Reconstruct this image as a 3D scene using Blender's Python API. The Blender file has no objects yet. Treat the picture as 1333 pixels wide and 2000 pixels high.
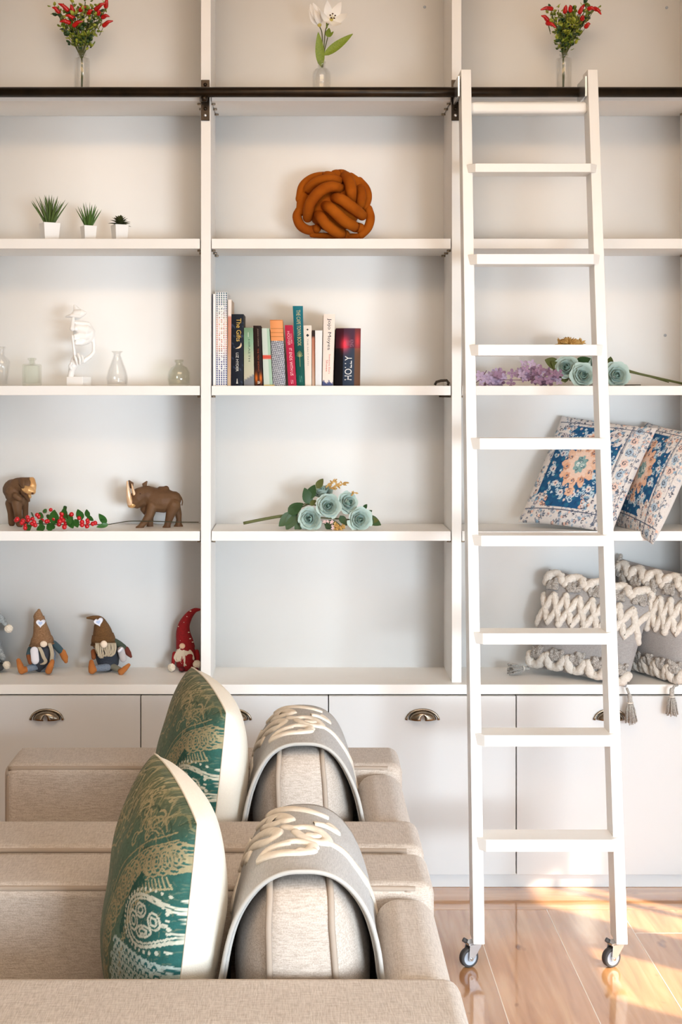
import bpy, math, random
import numpy as np
from mathutils import Vector, Matrix, noise

# ------------------------------------------------------------------ camera, light, exposure
SC = bpy.context.scene
COL = SC.collection
D = bpy.data
F, CX, CY, EYE = 2727.0, 590.0, 765.0, 1.59          # focal length and vanishing point in pixels, eye height
def W(px, py, Y):                                     # a pixel of the photo at distance Y -> a point in the room
    return Vector(((px - CX) * Y / F, Y, EYE - (py - CY) * Y / F))

cam_d = D.cameras.new('camera')
cam_d.sensor_fit = 'VERTICAL'; cam_d.sensor_height = 36.0
cam_d.lens = 36.0 * F / 2000.0
cam_d.shift_x = (666.5 - CX) / 2000.0
cam_d.shift_y = -(1000.0 - CY) / 2000.0
cam_d.clip_start = 0.05
cam = D.objects.new('camera', cam_d); COL.objects.link(cam)
cam.location = (0, 0, EYE); cam.rotation_euler = (math.pi / 2, 0, 0)
SC.camera = cam

world = D.worlds.new('world'); SC.world = world; world.use_nodes = True
bg = world.node_tree.nodes['Background']
bg.inputs[0].default_value = (0.90, 0.95, 1.0, 1); bg.inputs[1].default_value = 1.0

def lamp(name, kind, loc, target, energy, color, size=None, size_y=None, angle=None):
    l = D.lights.new(name, kind); l.energy = energy; l.color = color
    if size: l.shape = 'RECTANGLE'; l.size = size; l.size_y = size_y or size
    if angle is not None: l.angle = angle
    o = D.objects.new(name, l); COL.objects.link(o); o.location = loc
    o.rotation_euler = (Vector(target) - Vector(loc)).to_track_quat('-Z', 'Y').to_euler()
    return o
lamp('daylight_side', 'AREA', (2.45, 2.0, 0.9), (-0.2, 4.6, 0.8), 20, (0.70, 0.86, 1.0), 1.2, 1.3)
lamp('fill_front', 'AREA', (2.0, -0.4, 1.1), (-0.4, 4.6, 0.15), 37, (0.77, 0.895, 1.0), 1.7, 0.9).data.spread = math.radians(66)  # added cool fill just behind the camera, brightens the lower shelves; no window there
lamp('overhead_fill', 'AREA', (0.3, 1.2, 3.5), (0.3, 1.5, 0.0), 56, (1.0, 0.88, 0.74), 2.6, 2.0)  # unseen soft light added over the armchairs to brighten their tops
lamp('ceiling_glow', 'AREA', (0.1, 1.5, 3.54), (0.1, 4.7, 2.5), 30, (1.0, 0.60, 0.27), 2.6, 0.4)
sun_dir = Vector((-0.8 * math.cos(math.radians(32)), 0.6 * math.cos(math.radians(32)), -math.sin(math.radians(32))))
lamp('sun', 'SUN', (5, -3, 5), tuple(Vector((5, -3, 5)) + sun_dir), 12.0, (1.0, 0.86, 0.66), angle=math.radians(0.8))

SC.view_settings.view_transform = 'Standard'
SC.view_settings.look = 'None'
SC.view_settings.gamma = 1.0
SC.view_settings.exposure = 0.09
SC.view_settings.use_curve_mapping = False

# ------------------------------------------------------------------ helpers
random.seed(7)
WL = {}                                              # world position of every parent (parents are never rotated)
def lin(c):
    return tuple(((x / 255.0) / 12.92 if x / 255.0 <= 0.04045 else ((x / 255.0 + 0.055) / 1.055) ** 2.4) for x in c[:3])

class MB:
    """collects shapes in room coordinates; build() links them as one mesh object"""
    def __init__(s): s.v = []; s.f = []; s.m = []
    def add(s, vs, fs, mi=0):
        n = len(s.v); s.v += [tuple(v) for v in vs]
        s.f += [tuple(i + n for i in f) for f in fs]; s.m += [mi] * len(fs); return s
    def box(s, lo, hi, mi=0):
        (a, b, c), (d, e, f) = lo, hi
        return s.add([(a,b,c),(d,b,c),(d,e,c),(a,e,c),(a,b,f),(d,b,f),(d,e,f),(a,e,f)],
                     [(0,3,2,1),(4,5,6,7),(0,1,5,4),(1,2,6,5),(2,3,7,6),(3,0,4,7)], mi)
    def hexa(s, p, mi=0):                            # eight corners: bottom ring, top ring
        return s.add(p, [(0,3,2,1),(4,5,6,7),(0,1,5,4),(1,2,6,5),(2,3,7,6),(3,0,4,7)], mi)
    def prism(s, poly, z0, z1, mi=0):
        n = len(poly)
        return s.add([(x, y, z0) for x, y in poly] + [(x, y, z1) for x, y in poly],
                     [tuple(range(n))[::-1], tuple(range(n, 2 * n))] + [(i, (i + 1) % n, (i + 1) % n + n, i + n) for i in range(n)], mi)
    def tube(s, pts, rad, n=8, mi=0, flat=1.0, closed=False, side=None, cap=True):
        pts = [Vector(p) for p in pts]; k = len(pts)
        if not hasattr(rad, '__len__'): rad = [rad] * k
        t0 = (pts[1] - pts[0]).normalized()
        ref = Vector(side) if side else (Vector((0, 0, 1)) if abs(t0.z) < 0.9 else Vector((1, 0, 0)))
        nrm = (ref - t0 * ref.dot(t0)).normalized(); vs = []; fs = []
        for i, p in enumerate(pts):
            if closed: t = pts[(i + 1) % k] - pts[i - 1]
            else: t = pts[min(i + 1, k - 1)] - pts[max(i - 1, 0)]
            t = t.normalized(); nrm = (nrm - t * nrm.dot(t)).normalized(); b = t.cross(nrm)
            for j in range(n):
                a = 2 * math.pi * j / n
                vs.append(p + nrm * (math.cos(a) * rad[i] * flat) + b * (math.sin(a) * rad[i]))
        for i in range(k if closed else k - 1):
            i2 = (i + 1) % k
            for j in range(n):
                j2 = (j + 1) % n; fs.append((i * n + j, i * n + j2, i2 * n + j2, i2 * n + j))
        if not closed and cap: fs += [tuple(range(n))[::-1], tuple(range((k - 1) * n, k * n))]
        return s.add(vs, fs, mi)
    def capsule(s, pts, rad, n=12, mi=0, flat=1.0, side=None):   # a tube with rounded ends
        pts = [Vector(p) for p in pts]; k = len(pts)
        if not hasattr(rad, '__len__'): rad = [rad] * k
        a = (pts[0] - pts[1]).normalized(); b = (pts[-1] - pts[-2]).normalized()
        P = [pts[0] + a * rad[0] * c for c in (0.97, 0.8, 0.45)] + pts + [pts[-1] + b * rad[-1] * c for c in (0.45, 0.8, 0.97)]
        R = [rad[0] * c for c in (0.22, 0.6, 0.89)] + list(rad) + [rad[-1] * c for c in (0.89, 0.6, 0.22)]
        return s.tube(P, R, n, mi, flat, side=side)
    def lathe(s, prof, c=(0, 0, 0), n=24, mi=0, cap=True):
        c = Vector(c); vs = []; fs = []; k = len(prof)
        for r, z in prof:
            for j in range(n):
                a = 2 * math.pi * j / n; vs.append((c.x + r * math.cos(a), c.y + r * math.sin(a), c.z + z))
        for i in range(k - 1):
            for j in range(n): fs.append((i * n + j, i * n + (j + 1) % n, (i + 1) * n + (j + 1) % n, (i + 1) * n + j))
        if cap: fs += [tuple(range(n))[::-1], tuple(range((k - 1) * n, k * n))]
        return s.add(vs, fs, mi)
    def ball(s, c, r, n=14, m=9, mi=0, rot=None):
        if not hasattr(r, '__len__'): r = (r, r, r)
        c = Vector(c); vs = []; fs = []
        for i in range(1, m):
            t = math.pi * i / m
            for j in range(n):
                a = 2 * math.pi * j / n
                p = Vector((r[0] * math.sin(t) * math.cos(a), r[1] * math.sin(t) * math.sin(a), r[2] * math.cos(t)))
                if rot: p = rot @ p
                vs.append(c + p)
        top = Vector((0, 0, r[2])); bot = Vector((0, 0, -r[2]))
        if rot: top = rot @ top; bot = rot @ bot
        vs += [c + top, c + bot]; T = len(vs) - 2; B = T + 1
        for i in range(m - 2):
            for j in range(n): fs.append((i * n + j, (i + 1) * n + j, (i + 1) * n + (j + 1) % n, i * n + (j + 1) % n))
        for j in range(n): fs += [(T, j, (j + 1) % n), (B, (m - 2) * n + (j + 1) % n, (m - 2) * n + j)]
        return s.add(vs, fs, mi)
    def grid(s, P, mi=0, flip=False):                # P[i][j] points
        a = len(P); b = len(P[0]); fs = []
        for i in range(a - 1):
            for j in range(b - 1):
                q = (i * b + j, i * b + j + 1, (i + 1) * b + j + 1, (i + 1) * b + j); fs.append(q[::-1] if flip else q)
        return s.add([p for r in P for p in r], fs, mi)
    def mesh(s, name, off=(0, 0, 0), smooth=True):
        me = D.meshes.new(name); off = Vector(off)
        me.from_pydata([tuple(Vector(v) - off) for v in s.v], [], s.f)
        me.polygons.foreach_set('material_index', s.m)
        me.polygons.foreach_set('use_smooth', [smooth] * len(s.f)); me.update(); return me
    def build(s, name, mats, parent=None, smooth=True, bevel=0, seg=2, sub=0, remesh=0, smoothit=0, solid=0, at=None, angle=True):
        if parent is None: off = Vector(at) if at is not None else Vector(s.v[0])
        else: off = WL[parent]
        o = D.objects.new(name, s.mesh(name, off, smooth)); COL.objects.link(o)
        for m in (mats if isinstance(mats, (list, tuple)) else [mats]): o.data.materials.append(m)
        if parent is not None: o.parent = parent; WL[o] = WL[parent]
        else: o.location = off; WL[o] = off
        if remesh:
            r = o.modifiers.new('remesh', 'REMESH'); r.mode = 'VOXEL'; r.voxel_size = remesh; r.use_smooth_shade = True
            if smoothit: q = o.modifiers.new('smooth', 'SMOOTH'); q.iterations = smoothit; q.factor = 0.5
        if solid: q = o.modifiers.new('solid', 'SOLIDIFY'); q.thickness = solid; q.offset = 0
        if bevel:
            q = o.modifiers.new('bevel', 'BEVEL'); q.width = bevel; q.segments = seg; q.limit_method = 'ANGLE'; q.angle_limit = 0.6
            q.harden_normals = True
        if sub: q = o.modifiers.new('sub', 'SUBSURF'); q.levels = sub; q.render_levels = sub
        return o

def tag(o, label=None, cat=None, group=None, kind=None):
    if label: o['label'] = label
    if cat: o['category'] = cat
    if group: o['group'] = group
    if kind: o['kind'] = kind
    return o
def thing(name, label, cat, loc, group=None):
    o = D.objects.new(name, None); COL.objects.link(o); o.location = loc; o.empty_display_size = 0.05
    WL[o] = Vector(loc); return tag(o, label, cat, group)
def inst(name, me, parent, M, mats=None):            # an object with shared mesh, M in room coordinates
    o = D.objects.new(name, me); COL.objects.link(o); o.parent = parent
    o.matrix_basis = Matrix.Translation(-WL[parent]) @ M
    return o
def frame(loc, z, x=None, s=1.0):                    # matrix with local z along z
    z = Vector(z).normalized(); x = Vector(x) if x is not None else (Vector((1, 0, 0)) if abs(z.x) < 0.8 else Vector((0, 1, 0)))
    x = (x - z * x.dot(z)).normalized(); y = z.cross(x)
    sx, sy, sz = s if hasattr(s, '__len__') else (s, s, s)
    M = Matrix((x * sx, y * sy, z * sz)).transposed().to_4x4(); M.translation = Vector(loc); return M
def spline(pts, n=8):                                # Catmull-Rom through the points (any dimension)
    P = [np.array(p, float) for p in pts]; P = [2 * P[0] - P[1]] + P + [2 * P[-1] - P[-2]]; out = []
    for i in range(1, len(P) - 2):
        for k in range(n):
            t = k / n; a, b, c, d = P[i - 1:i + 3]
            out.append(0.5 * (2 * b + (c - a) * t + (2 * a - 5 * b + 4 * c - d) * t * t + (3 * b - a - 3 * c + d) * t ** 3))
    out.append(P[-2]); return [tuple(x) for x in out]

# ------------------------------------------------------------------ materials
def mat(name, c, rough=0.5, metal=0.0, noi=None, bump=None, coat=0.0, vcol=False, sheen=0.0, weave=None, spec=0.5, sss=0, thin=0):
    m = D.materials.new(name); m.use_nodes = True; nt = m.node_tree; N = nt.nodes; L = nt.links
    b = N['Principled BSDF']; b.inputs['Roughness'].default_value = rough; b.inputs['Metallic'].default_value = metal
    b.inputs['Coat Weight'].default_value = coat; b.inputs['Coat Roughness'].default_value = 0.08
    b.inputs['Specular IOR Level'].default_value = spec
    if sheen: b.inputs['Sheen Weight'].default_value = sheen; b.inputs['Sheen Roughness'].default_value = 0.4
    tc = N.new('ShaderNodeTexCoord'); src = None
    if vcol:
        a = N.new('ShaderNodeAttribute'); a.attribute_name = 'Col'; src = a.outputs['Color']
    else:
        b.inputs['Base Color'].default_value = (*lin(c), 1)
    def nz(scale, detail=3, vec=None):
        n = N.new('ShaderNodeTexNoise'); n.inputs['Scale'].default_value = scale; n.inputs['Detail'].default_value = detail
        if vec:
            mp = N.new('ShaderNodeMapping'); mp.inputs['Scale'].default_value = vec
            L.new(tc.outputs['Object'], mp.inputs[0]); L.new(mp.outputs[0], n.inputs['Vector'])
        else: L.new(tc.outputs['Object'], n.inputs['Vector'])
        return n.outputs['Fac']
    def mixto(fac, c2, lo=0.3, hi=0.7):
        nonlocal src
        r = N.new('ShaderNodeMapRange'); r.inputs[1].default_value = lo; r.inputs[2].default_value = hi; L.new(fac, r.inputs[0])
        x = N.new('ShaderNodeMix'); x.data_type = 'RGBA'
        if src is None: x.inputs[6].default_value = (*lin(c), 1)
        else: L.new(src, x.inputs[6])
        if isinstance(c2, float):
            x.blend_type = 'MULTIPLY'; x.inputs[7].default_value = (c2, c2, c2, 1)
        else: x.inputs[7].default_value = (*lin(c2), 1)
        L.new(r.outputs[0], x.inputs[0]); src = x.outputs[2]
    h = None
    if noi:
        for q in (noi if isinstance(noi, list) else [noi]):
            mixto(nz(q[0], 4, q[2] if len(q) > 2 else None), q[1])
    if weave:                                         # threads running both ways
        s_, c2 = weave
        a = nz(1.0, 2, (s_, s_ * 0.12, s_)); e = nz(1.0, 2, (s_ * 0.12, s_, s_ * 0.9))
        ad = N.new('ShaderNodeMath'); ad.operation = 'ADD'; L.new(a, ad.inputs[0]); L.new(e, ad.inputs[1])
        mixto(ad.outputs[0], c2, 0.75, 1.25); h = ad.outputs[0]
    if src is not None: L.new(src, b.inputs['Base Color'])
    if bump or h:
        bp = N.new('ShaderNodeBump')
        if bump: L.new(nz(bump[0], 3), bp.inputs['Height']); bp.inputs['Strength'].default_value = bump[1]; bp.inputs['Distance'].default_value = bump[2]
        else: L.new(h, bp.inputs['Height']); bp.inputs['Strength'].default_value = 0.35; bp.inputs['Distance'].default_value = 0.002
        L.new(bp.outputs[0], b.inputs['Normal'])
    if thin:
        tr = N.new('ShaderNodeBsdfTranslucent'); tr.inputs[0].default_value = (*lin(c), 1)
        if src is not None: L.new(src, tr.inputs[0])
        ms = N.new('ShaderNodeMixShader'); ms.inputs[0].default_value = thin
        L.new(b.outputs[0], ms.inputs[1]); L.new(tr.outputs[0], ms.inputs[2]); L.new(ms.outputs[0], N['Material Output'].inputs[0])
    return m
def glass(name, tint):
    m = D.materials.new(name); m.use_nodes = True; nt = m.node_tree; N = nt.nodes; L = nt.links
    t = N.new('ShaderNodeBsdfTransparent'); t.inputs[0].default_value = (*tint, 1)
    g = N.new('ShaderNodeBsdfGlossy'); g.inputs['Roughness'].default_value = 0.03
    lw = N.new('ShaderNodeLayerWeight'); lw.inputs[0].default_value = 0.25
    r = N.new('ShaderNodeMapRange'); r.inputs[3].default_value = 0.03; r.inputs[4].default_value = 0.55; L.new(lw.outputs['Facing'], r.inputs[0])
    x = N.new('ShaderNodeMixShader'); L.new(r.outputs[0], x.inputs[0]); L.new(t.outputs[0], x.inputs[1]); L.new(g.outputs[0], x.inputs[2])
    L.new(x.outputs[0], N['Material Output'].inputs[0]); return m

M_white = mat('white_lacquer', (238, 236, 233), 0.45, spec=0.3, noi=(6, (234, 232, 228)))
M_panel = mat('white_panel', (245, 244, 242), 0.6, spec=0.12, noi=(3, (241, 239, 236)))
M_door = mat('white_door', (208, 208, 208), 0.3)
M_ladder = mat('white_paint', (242, 241, 239), 0.35, noi=(5, (238, 236, 232)))
M_gap = mat('dark_gap', (104, 98, 90), 0.9)
M_black = mat('black_iron', (34, 26, 18), 0.32, 0.6, noi=(25, (52, 40, 26)))
M_steel = mat('zinc_steel', (200, 202, 204), 0.25, 0.9)
M_pewter = mat('aged_pewter', (150, 138, 122), 0.25, 1.0)
M_rubber = mat('dark_rubber', (60, 58, 58), 0.7)
M_hub = mat('grey_hub', (176, 184, 196), 0.4)
M_wall = mat('wall_paint', (235, 230, 222), 0.8)

# ------------------------------------------------------------------ large structure
YF, YB = 4.50, 4.75                                  # front and back of the shelves
def struct(o): o['kind'] = 'structure'; return o

def wood(name):
    m = D.materials.new(name); m.use_nodes = True; nt = m.node_tree; N = nt.nodes; L = nt.links; b = N['Principled BSDF']
    tc = N.new('ShaderNodeTexCoord'); oi = N.new('ShaderNodeObjectInfo')
    off = N.new('ShaderNodeVectorMath'); off.operation = 'SCALE'; off.inputs[0].default_value = (13, 7, 5); L.new(oi.outputs['Random'], off.inputs['Scale'])
    ad = N.new('ShaderNodeVectorMath'); L.new(tc.outputs['Object'], ad.inputs[0]); L.new(off.outputs[0], ad.inputs[1])
    mp = N.new('ShaderNodeMapping'); mp.inputs['Scale'].default_value = (16, 1.3, 1); L.new(ad.outputs[0], mp.inputs[0])
    n1 = N.new('ShaderNodeTexNoise'); n1.inputs['Scale'].default_value = 2.2; n1.inputs['Detail'].default_value = 6; n1.inputs['Distortion'].default_value = 0.6; L.new(mp.outputs[0], n1.inputs['Vector'])
    r1 = N.new('ShaderNodeValToRGB'); e = r1.color_ramp.elements
    e[0].position = 0.32; e[0].color = (*lin((176, 124, 82)), 1); e[1].position = 0.68; e[1].color = (*lin((208, 160, 112)), 1)
    k = e.new(0.5); k.color = (*lin((194, 142, 96)), 1); L.new(n1.outputs['Fac'], r1.inputs[0])
    vo = N.new('ShaderNodeTexNoise'); vo.inputs['Scale'].default_value = 7; vo.inputs['Detail'].default_value = 2
    mp2 = N.new('ShaderNodeMapping'); mp2.inputs['Scale'].default_value = (2.2, 1.0, 1); L.new(ad.outputs[0], mp2.inputs[0]); L.new(mp2.outputs[0], vo.inputs['Vector'])
    r2 = N.new('ShaderNodeMapRange'); r2.inputs[1].default_value = 0.66; r2.inputs[2].default_value = 0.74; L.new(vo.outputs['Fac'], r2.inputs[0])
    x = N.new('ShaderNodeMix'); x.data_type = 'RGBA'; L.new(r2.outputs[0], x.inputs[0]); L.new(r1.outputs[0], x.inputs[6]); x.inputs[7].default_value = (*lin((122, 78, 52)), 1)
    hv = N.new('ShaderNodeHueSaturation'); L.new(x.outputs[2], hv.inputs['Color'])
    r3 = N.new('ShaderNodeMapRange'); r3.inputs[3].default_value = 0.86; r3.inputs[4].default_value = 1.12; L.new(oi.outputs['Random'], r3.inputs[0]); L.new(r3.outputs[0], hv.inputs['Value'])
    L.new(hv.outputs[0], b.inputs['Base Color'])
    b.inputs['Roughness'].default_value = 0.16; b.inputs['Coat Weight'].default_value = 1.0; b.inputs['Coat Roughness'].default_value = 0.05
    bp = N.new('ShaderNodeBump'); bp.inputs['Strength'].default_value = 0.12; bp.inputs['Distance'].default_value = 0.003
    n4 = N.new('ShaderNodeTexNoise'); n4.inputs['Scale'].default_value = 9; L.new(tc.outputs['Object'], n4.inputs['Vector']); L.new(n4.outputs['Fac'], bp.inputs['Height'])
    L.new(bp.outputs[0], b.inputs['Normal'])
    L.new(bp.outputs[0], b.inputs['Coat Normal']); return m
M_wood = wood('varnished_floorboards')
M_seam = mat('floor_seam', (240, 220, 196), 0.25, coat=1.0)

flo = struct(MB().box((-3.6, -4.5, -0.08), (3.2, 4.9, -0.0012)).build('floor', M_seam, at=(0, 2, 0)))
def plank(x0, x1, y0, y1, along='y'):
    a, b = x1 - x0 - 0.0022, y1 - y0 - 0.0022
    mb = MB().box((-a / 2, -b / 2, -0.001), (a / 2, b / 2, 0.0)) if along == 'y' else MB().box((-b / 2, -a / 2, -0.001), (b / 2, a / 2, 0.0))
    o = D.objects.new('plank', mb.mesh('plank', smooth=False)); COL.objects.link(o); o.data.materials.append(M_wood)
    o.parent = flo; o.location = Vector(((x0 + x1) / 2, (y0 + y1) / 2, 0)) - WL[flo]
    if along == 'x': o.rotation_euler.z = math.pi / 2
SEAMS = [-3.3 + 0.2295 * i for i in range(0, 17)] ; SEAMS = [0.5215 - 0.2295 * i for i in range(16, 0, -1)] + [0.5215, 0.752, 0.978, 1.207, 1.437, 1.667, 1.897, 2.127, 2.357, 2.6]
for i in range(len(SEAMS) - 1):
    cuts = [-1.4, 4.285]
    r = random.Random(i * 5 + 1); c = r.uniform(0.2, 2.6); cuts.insert(1, c)
    if abs(SEAMS[i] - 0.978) < 0.01: cuts = [-1.4, 1.9, 4.10, 4.285]
    for a, b in zip(cuts, cuts[1:]): plank(SEAMS[i], SEAMS[i + 1], a, b)
for a, b in ((-3.2, -0.6), (-0.6, 1.32), (1.32, 2.6)): plank(a, b, 4.285, 4.50, 'x')

for x in SEAMS[8:-1]: MB().box((x - 0.0013, 1.9, -0.001), (x + 0.0013, 4.285, 0.0004)).build('seam_strip', M_seam, flo, smooth=False)
MB().box((0.979, 4.0985, -0.001), (1.206, 4.1012, 0.0004)).build('seam_strip', M_seam, flo, smooth=False)
struct(MB().box((-3.6, 4.79, -0.05), (2.75, 4.9, 3.6)).build('wall_back', M_wall))
struct(MB().box((-3.6, -4.5, 3.6), (2.72, 4.9, 3.7)).build('ceiling', M_wall))
struct(MB().box((-3.72, -4.5, -0.05), (-3.6, 4.79, 3.6)).build('wall_left', M_wall))
# right wall with a window of three lights, outside the picture
mb = MB(); HD = 1.66
for y0, y1, z0, z1 in ((-4.5, 4.79, -0.05, 0.12), (-4.5, 4.79, HD, 3.6), (-4.5, 2.2, 0.12, HD), (3.34, 4.79, 0.12, HD)):
    mb.box((2.6, y0, z0), (2.72, y1, z1))
struct(mb.build('wall_right', M_wall))
mb = MB()
for y0, y1 in ((2.2, 2.31), (2.665, 2.915), (3.12, 3.15), (3.215, 3.34)): mb.box((2.6, y0, 0.12), (2.62, y1, HD))
for y0, y1, z in ((2.2, 2.8, 1.40), (2.8, 3.13, 1.47), (3.13, 3.34, 1.50)): mb.box((2.6, y0, z), (2.62, y1, HD))
struct(mb.build('window_1', M_white))
bb = struct(MB().box((-2.6, 4.4805, 0.0), (2.6, 4.52, 0.0455)).build('baseboard_back', M_door, bevel=0.002))

# ------------------------------------------------------------------ fitted cabinets, counter and bookcase
zc = EYE - (1337 - CY) * 4.47 / F                    # counter top
zd1 = EYE - (1359.5 - CY) * 4.46 / F; zd0 = EYE - (1708.5 - CY) * 4.46 / F
XS = [(-92 + 367 * i - CX) * 4.46 / F for i in range(5)]
WHERE = ['left-hand white cabinet below the gnomes', 'white cabinet behind the rear armchair and its green pillow',
         'white cabinet left of the ladder foot', 'right-hand white cabinet behind the ladder, below the hanging tassels']
for i in range(4):
    x0, x1 = XS[i], XS[i + 1]
    t = thing('base_cabinet', WHERE[i] + ', one tall door with cup pull', 'cabinet', ((x0 + x1) / 2, 4.46, 0.034), 'base cabinets')
    MB().box((x0 + 0.001, 4.482, 0.034), (x1 - 0.001, 4.78, zd1 + 0.002)).build('body', M_gap, t)
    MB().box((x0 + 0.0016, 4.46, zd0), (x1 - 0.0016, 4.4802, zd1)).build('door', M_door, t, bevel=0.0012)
    d = t.children[-1]; xm = (x0 + x1) / 2; w = 0.0515; H = 0.033
    zh = EYE - (1408 - CY) * 4.44 / F; P = []
    for a in range(0, 13):                           # half-dome cup pull
        th = math.pi * a / 12; row = []
        for k in range(0, 7):
            ph = math.pi / 2 * k / 6
            row.append((xm + w * 0.86 * math.cos(th) * math.cos(ph * 0.9), 4.46 - 0.024 * math.sin(ph), zh + H * 0.86 * math.sin(th) * math.cos(ph * 0.55)))
        P.append(row)
    hd = MB().grid(P).build('handle', M_pewter, d, solid=0.0015)
    arc = [(xm + w * math.cos(math.pi * a / 14), 4.457, zh + H * math.sin(math.pi * a / 14) - 0.001) for a in range(15)]
    MB().tube(arc, [0.0048] + [0.0036] * 13 + [0.0048], 8).build('handle_rim', M_pewter, d)
tag(MB().box((-2.6, 4.47, zd1 + 0.0035), (2.6, 4.785, zc)).build('countertop', M_white, at=(0, 4.47, zc), bevel=0.0015), 'long white counter slab running over the base cabinets', 'counter')

SHZ = []                                             # shelf heights, top and bottom
def zf(py): return EYE - (py - CY) * YF / F
bc = thing('bookcase', 'tall white built-in bookcase with three bays on the counter', 'bookcase', (0, 4.6, zc))
XU = [(-95.5, -76), (392.5, 412), (883, 902), (1370, 1390)]
def xf(px): return (px - CX) * YF / F
for a, b in XU: MB().box((xf(a), YF, zc), (xf(b), YB + 0.02, 3.3)).build('upright', M_white, bc, bevel=0.0015)
ROWS = [(178, 197), (466, 485.5), (753.5, 772), (1037.5, 1056.5)]
for i in range(3):
    xa, xb = xf(XU[i][1]), xf(XU[i + 1][0])
    MB().box((xa - 0.004, YB, zc), (xb + 0.004, YB + 0.015, 3.3)).build('back_panel', M_panel, bc)
    for r, (t_, b_) in enumerate(ROWS):
        MB().box((xa + 0.0022, YF + 0.001, zf(b_)), (xb - 0.0032, YB, zf(t_))).build('shelf', M_white, bc, bevel=0.0012)
        for s, x in ((1, xa), (-1, xb)):
            for k in range(3 if r < 2 else 1):
                y = YF + 0.03 + 0.085 * k; z = zf(b_) - 0.0042
                MB().tube([(x, y, z), (x + s * 0.013, y, z)], 0.0034, 8).build('shelf_pin', M_pewter, bc)
    MB().box((xa, YF, 3.28), (xb, YB, 3.3)).build('top_board', M_white, bc)
ZR = [zf(t) for t, b in ROWS]                        # standing heights of the four shelves
# dark spring clip at the right end of the middle bay's third shelf
cl = MB().tube([W(850, 752, 4.52), W(853, 746, 4.52), W(862, 743.5, 4.52), W(873, 743, 4.52), W(877, 748, 4.52), W(875, 753, 4.52)], 0.0045, 8, flat=2.2, side=(0, 1, 0))
cl.build('shelf_clip', M_black, bc)
MB().tube([W(858, 774, 4.51), W(878, 774.5, 4.51)], 0.003, 8).build('shelf_clip', M_black, bc)
for px, py in ((830, 14), (1303, 15), (1300, 655)):
    p = W(px, py, YB); MB().tube([p, p + Vector((0, -0.002, 0))], 0.005, 12).build('screw_cap', M_hub, bc)

# ------------------------------------------------------------------ ladder rail
ry = 4.445; rz = EYE + 585 * ry / F
rl = thing('ladder_rail', 'dark iron rail running across the uprights below the top shelf', 'rail', (0, ry, rz))
MB().tube([(-1.3, ry, rz), (1.5, ry, rz)], 0.0163, 20).build('pipe', M_black, rl)
for px in (401.5, 889.5):
    x = xf(px); w = 0.0135 if px < 500 else 0.0125
    b = MB().box((x - w, 4.492, EYE + 529 * YF / F), (x + w, YF - 0.0005, EYE + 608 * YF / F)).build('bracket', M_black, rl, bevel=0.001)
    MB().tube([(x, 4.495, rz), (x, ry, rz)], 0.009, 12).build('bracket_arm', M_black, b)
    MB().tube([(x, ry, rz - 0.012), (x, ry, rz - 0.03)], [0.012, 0.009], 12).build('bracket_nut', M_black, b)
    for py in (225, 212, 165):
        z = EYE - (py - CY) * 4.49 / F; MB().ball((x, 4.491, z), (0.006, 0.004, 0.006), 10, 6).build('bolt', M_steel if py == 225 else M_black, b)

# ------------------------------------------------------------------ library ladder
LD = thing('library_ladder', 'white wooden library ladder leaning on the dark rail, castors on its feet', 'ladder', (0.68, 3.88, 0))
def lf(z): return 3.84 + (z - 0.069) * 0.1983        # stile front
def lx(z): return 0.472 + (z - 0.069) / 2.52 * 0.023
SW, SD, LWD = 0.0315, 0.076, 0.4255
for side in (0, 1):
    ps = []
    for z in (0.069, 2.592):
        x = lx(z) + side * (LWD - SW); y = lf(z); ps += [(x, y, z), (x + SW, y, z), (x + SW, y + SD, z), (x, y + SD, z)]
    MB().hexa(ps).build('stile', M_ladder, LD, bevel=0.002)
for yt, yb in ((319, 336), (496, 516), (673, 694.5), (856, 878), (1046, 1067), (1237, 1259), (1436, 1458.5), (1640, 1664)):
    d = 4.1
    for _ in range(6): z = EYE - (yt - CY) * (d - 0.025) / F; d = lf(z)
    z0 = EYE - (yb - CY) * (d - 0.025) / F; x0 = lx(z) + 0.012; x1 = lx(z) + LWD - 0.012; xi0 = lx(z) + SW - 0.001; xi1 = lx(z) + LWD - SW + 0.001; c = 0.025
    MB().prism([(x0, d), (x0 + c, d - c), (x1 - c, d - c), (x1, d), (xi1, d), (xi1, d + 0.066), (xi0, d + 0.066), (xi0, d)], z0, z).build('tread', M_ladder, LD, bevel=0.0015, smooth=False)
z = EYE + 571 * 4.31 / F; d = lf(z); z0 = EYE + 548 * 4.31 / F
MB().box((lx(z) + SW - 0.001, d + 0.018, z0), (lx(z) + LWD - SW + 0.001, d + 0.05, z)).build('top_bar', M_ladder, LD, bevel=0.012, seg=4)
for side in (0, 1):                                  # roller brackets that ride on the rail
    x = lx(2.55) + side * (LWD - SW) - (0.004 if side else 0.006)
    MB().box((x - 0.0035, lf(2.54) + 0.01, 2.508), (x + 0.003, 4.466, 2.572)).build('roller_bracket', M_steel, LD, bevel=0.001)
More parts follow.
